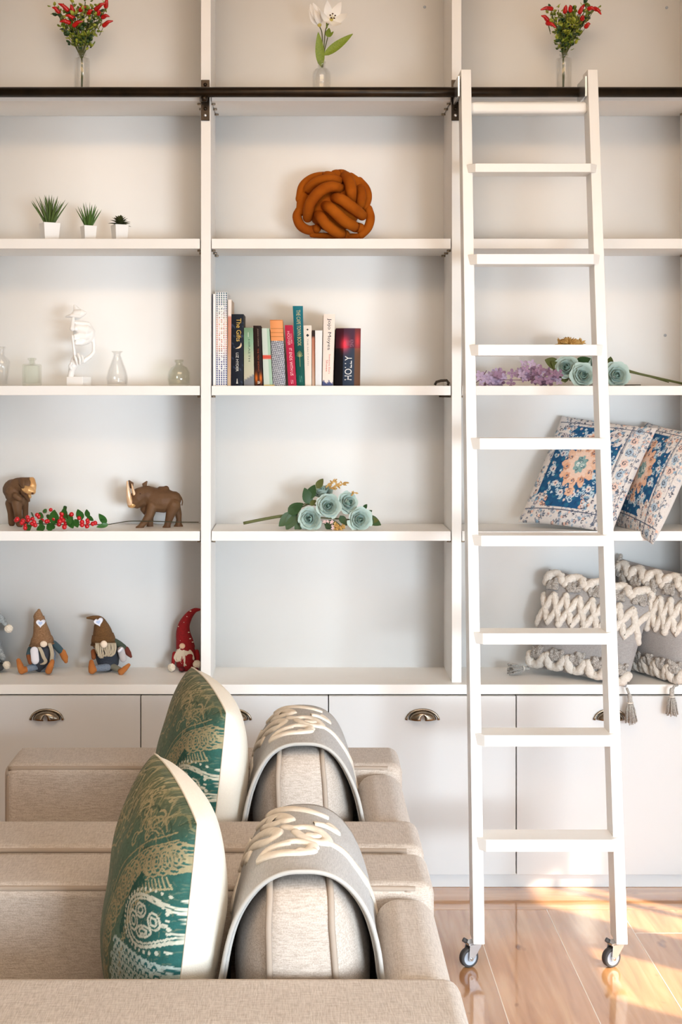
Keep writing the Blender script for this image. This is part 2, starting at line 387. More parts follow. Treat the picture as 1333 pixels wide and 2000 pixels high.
for side in (0, 1):                                  # castors
    zb = 0.069; x = lx(zb) + side * (LWD - SW) + SW / 2; y = lf(zb) + SD * 0.45
    c = Vector((x - 0.026, y - 0.014, 0.027)); ax = Vector((0.42, -0.9, 0)).normalized(); tn = Vector((0.9, 0.42, 0)).normalized()
    def ring(r, off, n=24): return [c + ax * off + (tn * math.cos(2 * math.pi * i / n) + Vector((0, 0, 1)) * math.sin(2 * math.pi * i / n)) * r for i in range(n)]
    mb = MB(); P = [ring(r, o_) for r, o_ in ((0.019, -0.009), (0.025, -0.0095), (0.027, -0.006), (0.027, 0.006), (0.025, 0.0095), (0.019, 0.009), (0.019, -0.009))]
    mb.grid([p + [p[0]] for p in P]).build('castor_tyre', M_rubber, LD)
    mb = MB(); P = [ring(r, o_) for r, o_ in ((0.0005, -0.006), (0.017, -0.006), (0.0195, -0.0095), (0.0195, 0.0095), (0.017, 0.0065), (0.007, 0.004), (0.0005, 0.004))]
    mb.grid([p + [p[0]] for p in P]).build('castor_wheel', M_hub, LD)
    mb = MB()
    for s in (-1, 1):
        o_ = ax * (0.0125 * s)
        q = [c + o_ + tn * a + Vector((0, 0, b)) for a, b in ((-0.007, -0.006), (0.004, -0.008), (0.010, 0.0), (0.032, 0.030), (0.036, 0.041), (-0.004, 0.041), (-0.006, 0.02))]
        mb.add(q + [p + ax * 0.0025 for p in q], [tuple(range(7))[::-1], tuple(range(7, 14))] + [(i, (i + 1) % 7, (i + 1) % 7 + 7, i + 7) for i in range(7)])
    q = [c + tn * a + ax * b + Vector((0, 0, h)) for h in (0.036, 0.0425) for a, b in ((-0.008, -0.015), (0.04, -0.015), (0.04, 0.015), (-0.008, 0.015))]
    mb.hexa(q).build('castor_fork', M_steel, LD, bevel=0.001)
    MB().tube([c - ax * 0.017, c + ax * 0.017], 0.0035, 10).build('axle', M_steel, LD)
    MB().tube([c + tn * -0.006 + Vector((0, 0, 0.044)), c + tn * -0.018 + Vector((0, 0, 0.052))], 0.003, 8, flat=2).build('brake_lever', M_rubber, LD)

# ------------------------------------------------------------------ armchairs, their back cushions and throws
M_sofa = mat('oatmeal_linen', (198, 187, 177), 0.9, weave=(420, (166, 153, 141)), sheen=0.2, noi=(5, (190, 178, 167)))
M_pipe = mat('oatmeal_piping', (160, 145, 131), 0.9, bump=(900, 0.3, 0.001))
M_throw = mat('grey_throw', (186, 184, 182), 0.85, weave=(520, (164, 162, 161)))
M_hem = mat('throw_hem', (178, 174, 168), 0.85)
M_cream = mat('cream_wool', (236, 226, 212), 0.9, bump=(700, 0.5, 0.002), noi=(60, (222, 210, 194)))
M_leg = mat('dark_wood_leg', (70, 50, 36), 0.5)
XL, XR = -0.776, 0.262
def armchair(ya, yb, yc, yd, label):                  # near arm ya..yb, far arm yc..yd
    t = thing('armchair', label, 'armchair', (-0.26, (ya + yd) / 2, 0), 'oatmeal armchairs side by side')
    MB().box((XL + 0.03, ya + 0.02, 0.1), (XR - 0.02, yd - 0.02, 0.30)).build('base', M_sofa, t, bevel=0.02)
    for y0, y1 in ((ya, yb), (yc, yd)):
        a = MB().box((XL, y0, 0.09), (XR, y1, 0.622)).build('arm', M_sofa, t, bevel=0.028, seg=5)
        for y in (y0 + 0.009, y1 - 0.009):
            e = 0.012; r = 0.045
            path = [(XL + e, y, 0.12), (XL + e, y, 0.55), (XL + e + 0.008, y, 0.585), (XL + 0.04, y, 0.606), (XL + 0.09, y, 0.6115), (XR - 0.12, y, 0.6115), (XR - 0.06, y, 0.609), (XR - 0.035, y, 0.60)]
            MB().tube([(p[0], p[1], p[2] - 0.001) for p in spline(path, 5)], 0.0062, 8).build('piping', M_pipe, a)
    MB().box((0.142, yb - 0.002, 0.1), (XR - 0.004, yc + 0.002, 0.606)).build('back_frame', M_sofa, t, bevel=0.045, seg=5)
    MB().box((XL + 0.01, yb + 0.004, 0.28), (0.135, yc - 0.004, 0.43)).build('seat_cushion', M_sofa, t, bevel=0.03, seg=4)
    for x in (XL + 0.08, XR - 0.1):
        for y in (ya + 0.07, yd - 0.07):
            MB().lathe([(0.018, 0.0), (0.026, 0.105)], (x, y, 0), 12).build('leg', M_leg, t)
    return t
armchair(2.117, 2.322, 2.741, 2.942, 'oatmeal linen armchair nearest the viewer, its near arm across the bottom')
armchair(2.967, 3.168, 3.622, 3.822, 'rear oatmeal linen armchair, close in front of the white cabinets')

def back_cushion(y0, y1, z1, label):
    z0 = 0.432; yc, zc_ = (y0 + y1) / 2, (z0 + z1) / 2; hy, hz = (y1 - y0) / 2, (z1 - z0) / 2; r = 0.06; hx = 0.057
    t = thing('back_cushion', label, 'cushion', (0.002, yc, z0), 'boxed back cushions')
    per = []
    for cy, cz, a0 in ((1, 1, 0), (-1, 1, 90), (-1, -1, 180), (1, -1, 270)):
        for k in range(7):
            a = math.radians(a0 + 15 * k); per.append((cy * (hy - r) + r * math.cos(a), cz * (hz - r) + r * math.sin(a)))
        # straight runs get extra points
    pp = []
    for i in range(len(per)):
        a, b = per[i], per[(i + 1) % len(per)]; n = max(1, int(math.dist(a, b) / 0.03))
        pp += [(a[0] + (b[0] - a[0]) * k / n, a[1] + (b[1] - a[1]) * k / n) for k in range(n)]
    rings = []
    for s in (-1,):
        pass
    def ring(q, x): return [(0.002 + x, yc + p[0] * q, zc_ + p[1] * q) for p in pp]
    R = []
    for q in (0.02, 0.2, 0.4, 0.58, 0.72, 0.83, 0.91, 0.96, 1.0): R.append(ring(q, -(hx + 0.066 * (1 - q ** 2.6) ** 0.8)))
    for k in (0.66, 0.33, 0, -0.33, -0.66): R.append([(0.002 - hx * k, yc + p[0] * (1 + 0.03 * (1 - k * k)), zc_ + p[1] * (1 + 0.03 * (1 - k * k))) for p in pp])
    for q in (1.0, 0.96, 0.91, 0.83, 0.72, 0.58, 0.4, 0.2, 0.02): R.append(ring(q, hx + 0.064 * (1 - q ** 2.6) ** 0.8))
    for row in R:                                     # soft wrinkles, slimmer towards the top
        for i, p in enumerate(row):
            v = Vector(p); zn = max(0, (v.z - zc_) / hz); v.x = 0.002 + (v.x - 0.002) * (1 - 0.20 * zn) if abs(v.x - 0.002) > hx else v.x; w = noise.noise(v * 14) * 0.004; row[i] = (v.x + w, v.y + w * 0.6, v.z + w * 0.4)
    mb = MB().grid([row + [row[0]] for row in R]); mb.build('cover', M_sofa, t)
    for k in (8, 14):
        MB().tube([(p[0], yc + (p[1] - yc) * 1.008, zc_ + (p[2] - zc_) * 1.012) for p in R[k]], 0.0058, 8, closed=True).build('piping', M_pipe, t)
    return t
back_cushion(2.345, 2.735, 0.750, 'loose boxed linen cushion upright on the nearest armchair, under a throw')
back_cushion(3.185, 3.615, 0.756, 'loose boxed linen cushion upright on the rear armchair, under a throw')

def arch(s, zt, a=0.140, z0=0.45):
    s = max(-1.0, min(1.0, s))                    # s in -1..1 round the cushion, in the xz plane
    th = (1 - (s + 1) / 2) * math.pi; c, q = math.cos(th), max(0.0, math.sin(th)); e = 2 / 2.5
    return Vector((0.002 + a * math.copysign(abs(c) ** e, c), 0, z0 + (zt - z0) * q ** e))
def throw_surface(y0, y1, zt):
    def S(s, v, off=0.0):
        p = arch(s, zt + 0.012 * math.sin(v * math.pi) + 0.003 * v); y = y0 + (y1 - y0) * v
        w = noise.noise(Vector((s * 3, y * 9, 1.3))) * 0.006 * (0.4 + abs(s))
        p0 = arch(s - 0.01, zt); p1 = arch(s + 0.01, zt); tg = (p1 - p0).normalized(); n = Vector((-tg.z, 0, tg.x))
        flare = 0.012 * max(0, abs(s) - 0.75) / 0.25
        p = p + n * (w + off + flare * (1 if s > 0 else 0.4)); p.y = y - 0.02 * (1 - abs(s)) * (1 - v); return p
    return S
SCROLL = [  # scroll strokes as pixel paths measured on the nearer throw
    [(545, 1653), (575, 1645), (607, 1650), (611, 1658), (594, 1667), (555, 1668), (520, 1676), (510, 1680), (522, 1664), (545, 1653), (570, 1649)],
    [(583, 1662), (600, 1666), (612, 1662)],
    [(460, 1690), (478, 1672), (493, 1650), (516, 1630), (540, 1626), (541, 1634), (523, 1647), (500, 1654), (490, 1664)],
    [(474, 1684), (490, 1672), (484, 1683)],
    [(553, 1617), (575, 1620), (600, 1618), (624, 1626), (640, 1643), (630, 1648), (606, 1644), (588, 1634), (575, 1625)],
    [(600, 1632), (612, 1636), (622, 1634)],
    [(640, 1648), (668, 1664), (690, 1690), (712, 1722), (730, 1758), (742, 1790)],
    [(504, 1618), (520, 1606), (543, 1597), (560, 1599), (566, 1605), (553, 1606), (538, 1612), (515, 1619)],
    [(526, 1604), (540, 1603)],
    [(520, 1592), (560, 1583), (600, 1586), (640, 1600)],
    [(613, 1611), (636, 1616), (655, 1627), (648, 1618), (640, 1612)],
    [(452, 1700), (470, 1662), (486, 1636)],
    [(447, 1780), (455, 1750), (464, 1722), (460, 1712), (450, 1730), (442, 1765)],
]
def throw(y0, y1, zt, label, dpx):
    S = throw_surface(y0, y1, zt)
    t = thing('throw', label, 'throw', (0.0, (y0 + y1) / 2, 0.46), 'grey throws with cream scrolls')
    n, m = 72, 26
    P = [[S(-1 + 2 * i / n, j / m) for j in range(m + 1)] for i in range(n + 1)]
    MB().grid(P, flip=True).build('cloth', M_throw, t, solid=0.003)
    for off, v in ((0.004, 0.0), (-0.002, 0.03)):
        MB().tube([S(-1 + 2 * i / 80, v, off) + Vector((0, -0.003, 0)) for i in range(81)], 0.0042 if v == 0 else 0.003, 8).build('hem', M_hem, t)
    Sn = throw_surface(2.39, 2.755, 0.772); tab = []   # pixel -> (s, v) on the near throw
    for i in range(161):
        for j in range(41):
            s, v = -1 + 2 * i / 160, j / 40; p = Sn(s, v); tab.append((CX + p.x * F / p.y, CY + (EYE - p.z) * F / p.y, s, v))
    A = np.array(tab)
    for st in SCROLL:
        uv = []
        for q in spline(st, 5):
            d = (A[:, 0] - q[0]) ** 2 + (A[:, 1] - q[1]) ** 2; k = np.argsort(d)[:4]; w = 1 / (d[k] + 1.0); uv.append((A[k, 2:] * w[:, None]).sum(0) / w.sum())
        uv = np.array(uv)
        for _ in range(2): uv[1:-1] = (uv[:-2] + 2 * uv[1:-1] + uv[2:]) / 4
        L = len(uv); rows = []
        c = [S(a, b) for a, b in uv]
        for i, (s, v) in enumerate(uv):
            tg = c[min(i + 1, L - 1)] - c[max(i - 1, 0)]
            nn = (S(s + 0.01, v) - S(s - 0.01, v)).cross(Vector((0, 1, 0))); nn = -nn.normalized()
            if nn.z < 0 and abs(s) < 0.6: nn = -nn
            if abs(s) >= 0.6: nn = Vector((math.copysign(1, s), 0, 0.3)).normalized()
            sd = nn.cross(tg).normalized() if tg.length > 1e-5 else Vector((1, 0, 0))
            w = 0.0125 * (0.45 + 0.55 * math.sin(math.pi * min(1, (i + 1.5) / (L + 2))) ** 0.5)
            rows.append([c[i] + sd * w + nn * 0.0005, c[i] + sd * w * 0.7 + nn * 0.0048, c[i] + nn * 0.0058, c[i] - sd * w * 0.7 + nn * 0.0048, c[i] - sd * w + nn * 0.0005])
        MB().grid(rows).build('scroll_applique', M_cream, t, solid=0.0008)
    for dy in (0, 0.004):                             # zip at the lower right corner
        MB().tube([S(0.93, 0.02 + dy, 0.004), S(0.99, 0.01 + dy, 0.006), S(1.0, 0.0 + dy, 0.006) + Vector((0.002, -0.004, -0.025))], 0.0035, 8, flat=0.6).build('zip_tape', M_hem, t)
throw(2.39, 2.755, 0.772, 'grey throw with cream scroll applique over the nearest back cushion', 0)
throw(3.225, 3.61, 0.778, 'grey throw with cream scroll applique over the rear back cushion', 0)

# ------------------------------------------------------------------ pillows
class Canvas:                                         # printed cloth pattern, kept as vertex colours
    def __init__(s, n, base):
        s.n = n; k = np.linspace(-1, 1, n); s.X, s.Y = np.meshgrid(k, k, indexing='ij'); s.a = np.zeros((n, n, 3)); s.a[:] = lin(base)
    def put(s, mask, c, al=1.0):
        m = (mask * al)[..., None] if mask.dtype != bool else (mask.astype(float) * al)[..., None]; s.a = s.a * (1 - m) + np.array(lin(c)) * m
    def disc(s, x, y, r, c, al=1.0): s.put((s.X - x) ** 2 + (s.Y - y) ** 2 < r * r, c, al)
    def petals(s, x, y, r, n, c, rot=0.0, depth=0.3, sx=1.0, al=1.0):
        dx, dy = (s.X - x) / sx, s.Y - y; s.put(np.hypot(dx, dy) < r * (1 - depth + depth * np.abs(np.cos(n * (np.arctan2(dy, dx) + rot) / 2))), c, al)
    def line(s, pts, w, c, al=1.0):
        p = np.array(pts, float); lo = p.min(0) - w; hi = p.max(0) + w; k = s.n - 1
        i0, j0 = np.clip(((lo + 1) / 2 * k).astype(int), 0, k); i1, j1 = np.clip(((hi + 1) / 2 * k).astype(int) + 2, 0, s.n)
        if i1 <= i0 or j1 <= j0: return
        X, Y = s.X[i0:i1, j0:j1], s.Y[i0:i1, j0:j1]; d = np.full(X.shape, 9.0)
        for a, b in zip(p[:-1], p[1:]):
            e = b - a; L = (e ** 2).sum() + 1e-9; t = np.clip(((X - a[0]) * e[0] + (Y - a[1]) * e[1]) / L, 0, 1)
            d = np.minimum(d, (X - a[0] - t * e[0]) ** 2 + (Y - a[1] - t * e[1]) ** 2)
        m = ((d < w * w) * al)[..., None]; s.a[i0:i1, j0:j1] = s.a[i0:i1, j0:j1] * (1 - m) + np.array(lin(c)) * m
    def curl(s, x, y, r, a, w, c, turns=1.1, al=1.0):
        P = [(x + r * (1 - 0.75 * k / 11) * math.cos(a + turns * 2 * math.pi * k / 11), y + r * (1 - 0.75 * k / 11) * math.sin(a + turns * 2 * math.pi * k / 11)) for k in range(12)]
        s.line(P, w, c, al)

def pillow_fn(BL, BR, TR, TL, T, pinch=0.05, power=0.42, sag=0.0, rnd=0.0, T2=None):
    T2 = T2 or T
    BL, BR, TR, TL = map(Vector, (BL, BR, TR, TL)); N = ((BR - BL + TR - TL).cross(TL - BL + TR - BR)).normalized()
    def Pt(u, v, side, off=0.0):                      # side +1 front
        uu = u * (1 - pinch * (1 - v * v) * abs(u)); vv = v * (1 - pinch * (1 - u * u) * abs(v))
        if rnd: uu, vv = uu * math.sqrt(1 - rnd * vv * vv / 2), vv * math.sqrt(1 - rnd * uu * uu / 2)
        a, b = (uu + 1) / 2, (vv + 1) / 2
        p = BL * (1 - a) * (1 - b) + BR * a * (1 - b) + TR * a * b + TL * (1 - a) * b
        h = (T if side > 0 else T2) * (max(0, (1 - u * u) * (1 - v * v))) ** power
        w = noise.noise(p * 9) * 0.012 * (1 - abs(u * v)); h = h * (1 + w * 8)
        return p + N * (side * (h + off)) + Vector((0, 0, sag * abs(u) * abs(v)))
    return Pt, N
def pillow_face(Pt, side, n, name, m, parent, cv=None, dv=0.0):
    vs = []; q = [math.sin(k / (n - 1) * math.pi - math.pi / 2) * 0.35 + (2 * k / (n - 1) - 1) * 0.65 for k in range(n)]
    P = [[Pt(u, v, side) for v in q] for u in q]
    o = MB().grid(P, flip=(side < 0)).build(name, m, parent)
    if cv is not None:                                # sample the canvas at each vertex
        idx = np.clip(((np.array(q) + 1) / 2 * (cv.n - 1)).round().astype(int), 0, cv.n - 1)
        idj = np.clip(((np.array(q) - dv + 1) / 2 * (cv.n - 1)).round().astype(int), 0, cv.n - 1)
        c = cv.a[np.ix_(idx, idj)].reshape(-1, 3); rgba = np.concatenate([c, np.ones((len(c), 1))], 1).astype(np.float32)
        at = o.data.attributes.new('Col', 'FLOAT_COLOR', 'POINT'); at.data.foreach_set('color', rgba.ravel())
    return o
M_print = mat('printed_cotton', (255, 255, 255), 0.9, vcol=True, bump=(500, 0.25, 0.001), noi=(220, 0.86))
M_velvet = mat('stonewashed_velvet', (255, 255, 255), 0.8, vcol=True, bump=(300, 0.4, 0.0015), noi=[(130, 0.78), (16, 0.8)], sheen=0.05)
M_creamc = mat('cream_cotton', (228, 221, 208), 0.9, weave=(600, (226, 218, 204)), noi=(14, (232, 225, 212)))
M_offwhite = mat('offwhite_cotton', (232, 228, 224), 0.9, bump=(400, 0.3, 0.001))

def green_canvas():
    R = random.Random(11); cv = Canvas(330, (34, 92, 82)); tan, tan2, white = (166, 154, 116), (132, 128, 92), (208, 208, 190)
    X, Y = cv.X, cv.Y
    cv.put(np.clip(0.60 - 0.62 * X, 0, 0.88), (112, 130, 104))               # worn sage towards the far side
    edge = 0.30 + 0.28 * X                            # olive paisley above this line
    cv.put(np.clip((Y - edge) * 2.6, 0, 0.88), (96, 100, 68))
    for k in range(230):                              # fine leafy veins over the top
        x, y = R.uniform(-0.98, 0.98), R.uniform(-0.1, 0.98)
        if y < 0.18 + 0.28 * x: continue
        a = R.uniform(0.4, 2.0); L = R.uniform(0.12, 0.34); cu = R.uniform(-1.6, 1.6)
        P = [(x + L * t * math.cos(a + cu * t), y + L * t * math.sin(a + cu * t)) for t in np.linspace(0, 1, 7)]
        cv.line(P, R.uniform(0.005, 0.010), R.choice([tan, tan2, (184, 168, 128), (54, 78, 58)]), 0.85)
        if R.random() < 0.4: cv.curl(x, y, R.uniform(0.03, 0.07), a, 0.007, tan, 0.9)
    band = spline([(1.0, 0.50), (0.84, 0.40), (0.66, 0.30), (0.48, 0.16), (0.30, -0.02), (0.16, -0.25), (0.06, -0.55), (0.0, -1.0)], 6)
    for i, (x, y) in enumerate(band):                 # scalloped lace band
        for rr in ((0.085, 0.05, 0.02) if i % 3 == 0 else (0.11,) if i % 3 == 1 else ()): cv.line([(x + rr * math.cos(t), y + rr * math.sin(t)) for t in np.linspace(0, 6.3, 13)], 0.007, (164, 152, 116))
    for s_ in (0.05, 0.09, 0.13): cv.line([(x - s_, y + s_) for x, y in band], 0.006, tan)
    cv.line(spline([(0.62, 0.16), (0.50, -0.04), (0.40, -0.3)], 5), 0.055, (20, 78, 66))
    cv.put((X > 0.42) & (Y < -0.06 + 0.30 * (X - 0.42)) & (Y > -0.40), (18, 92, 88), 0.75)
    cv.put((X > 0.28) & (Y < -0.40), (24, 104, 108), 0.75)
    leaf_c = spline([(0.95, 0.22), (0.74, 0.1), (0.56, -0.12), (0.46, -0.4), (0.42, -0.7)], 6)
    for i, (x, y) in enumerate(leaf_c):               # feathered tan spray beside the dark leaf
        for sg in (-1, 1): cv.line([(x, y), (x - 0.05, y + 0.045 * sg + 0.02)], 0.0075, (176, 166, 130))
    def eye(cx, cy, sx, sy, rot):
        T = np.linspace(0, 2 * math.pi, 44); ro = lambda p, q: (cx + p * math.cos(rot) - q * math.sin(rot), cy + p * math.sin(rot) + q * math.cos(rot))
        for f, w in ((1.0, 0.013), (0.86, 0.008)): cv.line([ro(sx * f * math.cos(t), sy * f * math.sin(t) * (1 - 0.25 * math.cos(t))) for t in T], w, white)
        for t in np.linspace(0, 2 * math.pi, 40): cv.disc(*ro(sx * 1.17 * math.cos(t), sy * 1.26 * math.sin(t)), 0.0145, white)
        for p in ((-0.62, 0.0, 0.2, 0.4), (-0.25, 0.42, 0.22, 0.28), (-0.2, -0.42, 0.3, 0.22), (0.2, 0.0, 0.17, 0.34)):
            for f in (1.0, 0.5): cv.line([ro(p[0] * sx + f * p[2] * sx * math.cos(t), p[1] * sy + f * p[3] * sy * math.sin(t)) for t in np.linspace(0, 6.3, 14)], 0.0095, white)
        for k in range(22): cv.disc(*ro(sx * R.uniform(0.35, 0.85), sy * R.uniform(-0.5, 0.6)), 0.012, white)
    eye(0.80, -0.10, 0.33, 0.19, 0.30)
    for row in range(9):                              # white scallops, dots and arches below
        y = -0.44 - 0.068 * row
        for k in range(11):
            x = 0.30 + 0.076 * k + 0.038 * (row % 2) - 0.02 * row
            for rr in (0.043, 0.028): cv.line([(x + rr * math.cos(t), y + rr * math.sin(t)) for t in np.linspace(-0.2, 3.4, 9)], 0.0068, (196, 214, 208), 0.9)
            cv.disc(x, y - 0.012, 0.011, (196, 214, 208))
    for k in range(110):
        x, y = R.uniform(-0.98, 0.1), R.uniform(-0.98, 0.15); cv.curl(x, y, R.uniform(0.02, 0.06), R.uniform(0, 6), 0.0055, R.choice([(150, 152, 120), (92, 112, 88), (168, 164, 130)]), al=0.6)
    for k in range(2200):                             # rubbed pile
        x, y = R.uniform(-1, 1), R.uniform(-1, 1); cv.line([(x, y), (x + R.uniform(-0.03, 0.03), y + R.uniform(-0.02, 0.04))], 0.004, R.choice([(120, 132, 108), (30, 66, 56), (150, 146, 112)]), 0.35)
    return cv
CVG = green_canvas()
def green_pillow(Yn, Yf, dx, label):
    # near edge leans on the back cushion, far edge towards the seat front
    t = thing('pillow', label, 'pillow', (-0.27, (Yn + Yf) / 2, 0.43), 'green paisley pillows')
    xb, xt = -0.225 + dx, -0.185 + dx
    BR = (xb, Yn - 0.01, 0.425); TR = (xt + 0.012, Yn + 0.005, 0.862); TL = (xt - 0.105, Yf + 0.01, 0.895); BL = (xb - 0.135, Yf, 0.425)
    Pt, N = pillow_fn(BL, BR, TR, TL, 0.092, pinch=0.0, power=0.42, rnd=0.24, T2=0.112)
    pillow_face(Pt, 1, 260, 'velvet_front', M_velvet, t, CVG, 0.24)
    pillow_face(Pt, -1, 60, 'cotton_back', M_creamc, t)
    ed = [Pt(u, v, 1) for u, v in [(-1, k / 10 - 1) for k in range(20)] + [(k / 10 - 1, 1) for k in range(20)] + [(1, 1 - k / 10) for k in range(20)] + [(1 - k / 10, -1) for k in range(20)]]
    MB().tube(ed, 0.0025, 6, closed=True).build('seam', M_creamc, t)
    mb = MB(); R = random.Random(3)
    for k in range(4):
        p = Pt(-1, -0.1 + 0.03 * k, 1); mb.tube([p, p + Vector((-0.012, -0.004, 0.004 * (k - 1))), p + Vector((-0.02, -0.01, 0.009 * (k - 1.6)))], 0.0012, 5)
    tag(mb.build('loose_threads', mat('green_thread', (52, 62, 50), 0.9), t), kind='stuff')
green_pillow(2.375, 2.74, 0.0, 'green paisley pillow with cream back on the nearest armchair')
green_pillow(3.20, 3.60, 0.005, 'green paisley pillow with cream back on the rear armchair')

def blue_canvas(seed):
    R = random.Random(seed); cream, dark = (220, 213, 208), (70, 74, 88); cv = Canvas(240, cream)
    X, Y = cv.X, cv.Y; blue = (16, 78, 122); x0, x1, y0, y1 = -0.80, 0.52, -0.72, 0.80
    for k in range(1000):                             # scribbled vines and buds on the border
        x, y = R.uniform(-1, 1), R.uniform(-1, 1)
        if x0 + 0.05 < x < x1 - 0.05 and y0 + 0.05 < y < y1 - 0.05: continue
        cv.curl(x, y, R.uniform(0.014, 0.036), R.uniform(0, 6), 0.0065, R.choice([dark, (96, 104, 122), (124, 134, 150), (150, 168, 186)]), 0.8)
        if R.random() < 0.22: cv.petals(x + 0.02, y, 0.026, 5, R.choice([(228, 186, 166), (140, 172, 194), (206, 196, 196)]), R.random())
    for k in range(9):                                # flowers along the wide side border
        y = -0.9 + 0.22 * k; cv.petals(0.73, y, 0.085, 7, (226, 196, 182) if k % 2 else (170, 188, 204), R.random()); cv.curl(0.73, y, 0.05, R.uniform(0, 6), 0.008, dark)
    for xx in (0.58, 0.60, 0.90): cv.line([(xx, -0.95), (xx, 0.95)], 0.007, (84, 92, 110))
    for yy in (-0.77, 0.86): cv.line([(-0.95, yy), (0.95, yy)], 0.007, (84, 92, 110))
    f = (X > x0) & (X < x1) & (Y > y0) & (Y < y1); cv.put(f, blue); g = cv.a.copy()
    cv.put(f & (np.sin(X * 23 + Y * 9) * np.sin(Y * 31 - X * 7) > 0.5), (32, 106, 136), 0.7)
    cv.put(f & (np.sin(X * 41 - Y * 17) * np.sin(Y * 19 + X * 11) > 0.7), (12, 58, 96), 0.7)
    mx, my = -0.12, 0.06
    for sx, sy in ((x0, y0), (x1, y0), (x1, y1), (x0, y1)):   # pale corner sprays
        q = 0.24 if sx < 0 else 0.34
        m0 = cv.a.copy(); cv.petals(sx, sy, q, 12, cream, 0.3, 0.3)
        for k in range(14):
            x, y = sx - math.copysign(R.uniform(0, q), sx), sy - math.copysign(R.uniform(0, q), sy); cv.petals(x, y, 0.045, 6, R.choice([(226, 180, 156), (132, 164, 190), (206, 196, 196), cream]), R.random()); cv.curl(x, y, 0.035, R.uniform(0, 6), 0.007, dark, 0.7)
        cv.a[~f] = m0[~f]
    spots = [(mx + 0.46 * math.cos(a) * (1.05 if k % 2 else 1.2), my + 0.56 * math.sin(a)) for k, a in enumerate(np.linspace(0.2, 6.48, 13)[:-1])]
    for x, y in spots:
        for k in range(7): cv.curl(x + R.uniform(-0.12, 0.12), y + R.uniform(-0.11, 0.11), R.uniform(0.03, 0.055), R.uniform(0, 6), 0.0095, (186, 206, 216), 0.85)
        cv.petals(x, y, 0.062, 9, (210, 212, 216), R.random()); cv.petals(x, y, 0.036, 6, (228, 192, 172), R.random()); cv.disc(x, y, 0.018, blue)
    for k in range(70):
        x, y = R.uniform(x0 + 0.04, x1 - 0.04), R.uniform(y0 + 0.04, y1 - 0.04); cv.petals(x, y, R.uniform(0.016, 0.03), 5, R.choice([(186, 206, 216), (120, 160, 180), (214, 196, 186)]), R.random())
    peach = (222, 178, 150)                           # medallion
    cv.petals(mx, my, 0.47, 12, peach, 0.0, 0.34, 0.84); cv.petals(mx, my, 0.36, 10, (228, 198, 180), 0.31, 0.3, 0.84)
    for k in range(10):
        a = k * math.pi / 5 + 0.2; x, y = mx + 0.27 * math.cos(a), my + 0.31 * math.sin(a)
        cv.petals(x, y, 0.075, 6, R.choice([(216, 162, 130), (226, 186, 160)]), R.random()); cv.curl(x, y, 0.055, a, 0.008, (132, 92, 84), 0.8); cv.disc(x, y, 0.016, (86, 106, 132))
    for y in (-0.5, 0.52): cv.petals(mx, my + y, 0.1, 6, peach, 0.4); cv.curl(mx, my + y, 0.05, 1, 0.008, (132, 92, 84))
    cv.petals(mx, my, 0.17, 8, (132, 166, 166), 0.2, 0.25, 0.8)
    for k in range(14): cv.curl(mx + R.uniform(-0.1, 0.1), my + R.uniform(-0.12, 0.12), 0.035, R.uniform(0, 6), 0.007, R.choice([(216, 222, 216), (76, 112, 120)]), 0.85)
    return cv
def blue_pillow(C4, label, seed):
    BL, BR, TR, TL = C4; Pt, N = pillow_fn(BL, BR, TR, TL, 0.05, pinch=0.035, power=0.45)
    t = thing('pillow', label, 'pillow', (Vector(BL) + Vector(BR)) / 2, 'blue medallion pillows')
    pillow_face(Pt, 1, 200, 'printed_front', M_print, t, blue_canvas(seed)); pillow_face(Pt, -1, 40, 'plain_back', M_offwhite, t)
blue_pillow((W(1012, 1020, 4.63), W(1196, 1042, 4.475), W(1285, 836, 4.62), W(1098, 812, 4.715)), 'blue medallion pillow behind the ladder, its left edge clear of the stile', 3)
blue_pillow((W(1196, 1024, 4.68), W(1276, 1064, 4.445), W(1374, 848, 4.56), W(1262, 824, 4.725)), 'blue medallion pillow right of the ladder, its corner hanging over the shelf edge', 5)

# grey tufted pillows with tassels
M_greyc = mat('grey_cotton', (168, 164, 162), 0.9, weave=(500, (148, 144, 143)))
M_tuftw = mat('cream_tufting', (240, 233, 224), 0.95, bump=(420, 0.9, 0.004), noi=(120, (222, 212, 200)))
M_tuftg = mat('grey_looped_tufting', (206, 200, 193), 0.95, bump=(420, 0.9, 0.004), noi=(260, (128, 122, 116)))
M_yarn = mat('grey_white_yarn', (198, 192, 184), 0.95, noi=(300, (128, 124, 120)))
def tassel(t, p, d, L=0.075, name='tassel'):
    d = Vector(d).normalized(); p = Vector(p); R = random.Random(int(abs(p.x) * 9999)); s = d.cross(Vector((0, 1, 0.2))).normalized(); f = d.cross(s)
    a = MB().capsule([p - d * 0.004, p + d * 0.018], 0.0075, 10).build(name, M_yarn, t)
    MB().tube([p + d * 0.017 + (s * math.cos(q) + f * math.sin(q)) * 0.0085 for q in np.linspace(0, 6.283, 13)[:-1]], 0.0022, 6, closed=True).build('binding', M_tuftw, a)
    mb = MB()
    for k in range(34):
        q = k * 2.4; r = 0.0185 * math.sqrt((k + 1) / 34); o = s * math.cos(q) * r + f * math.sin(q) * r; l = L * R.uniform(0.85, 1.05)
        mb.tube([p + d * 0.01 + o * 0.25, p + d * l * 0.5 + o * 0.75, p + d * l + o * R.uniform(0.9, 1.25)], 0.0021, 5)
    tag(mb.build('yarn_strands', M_yarn, a), kind='stuff')
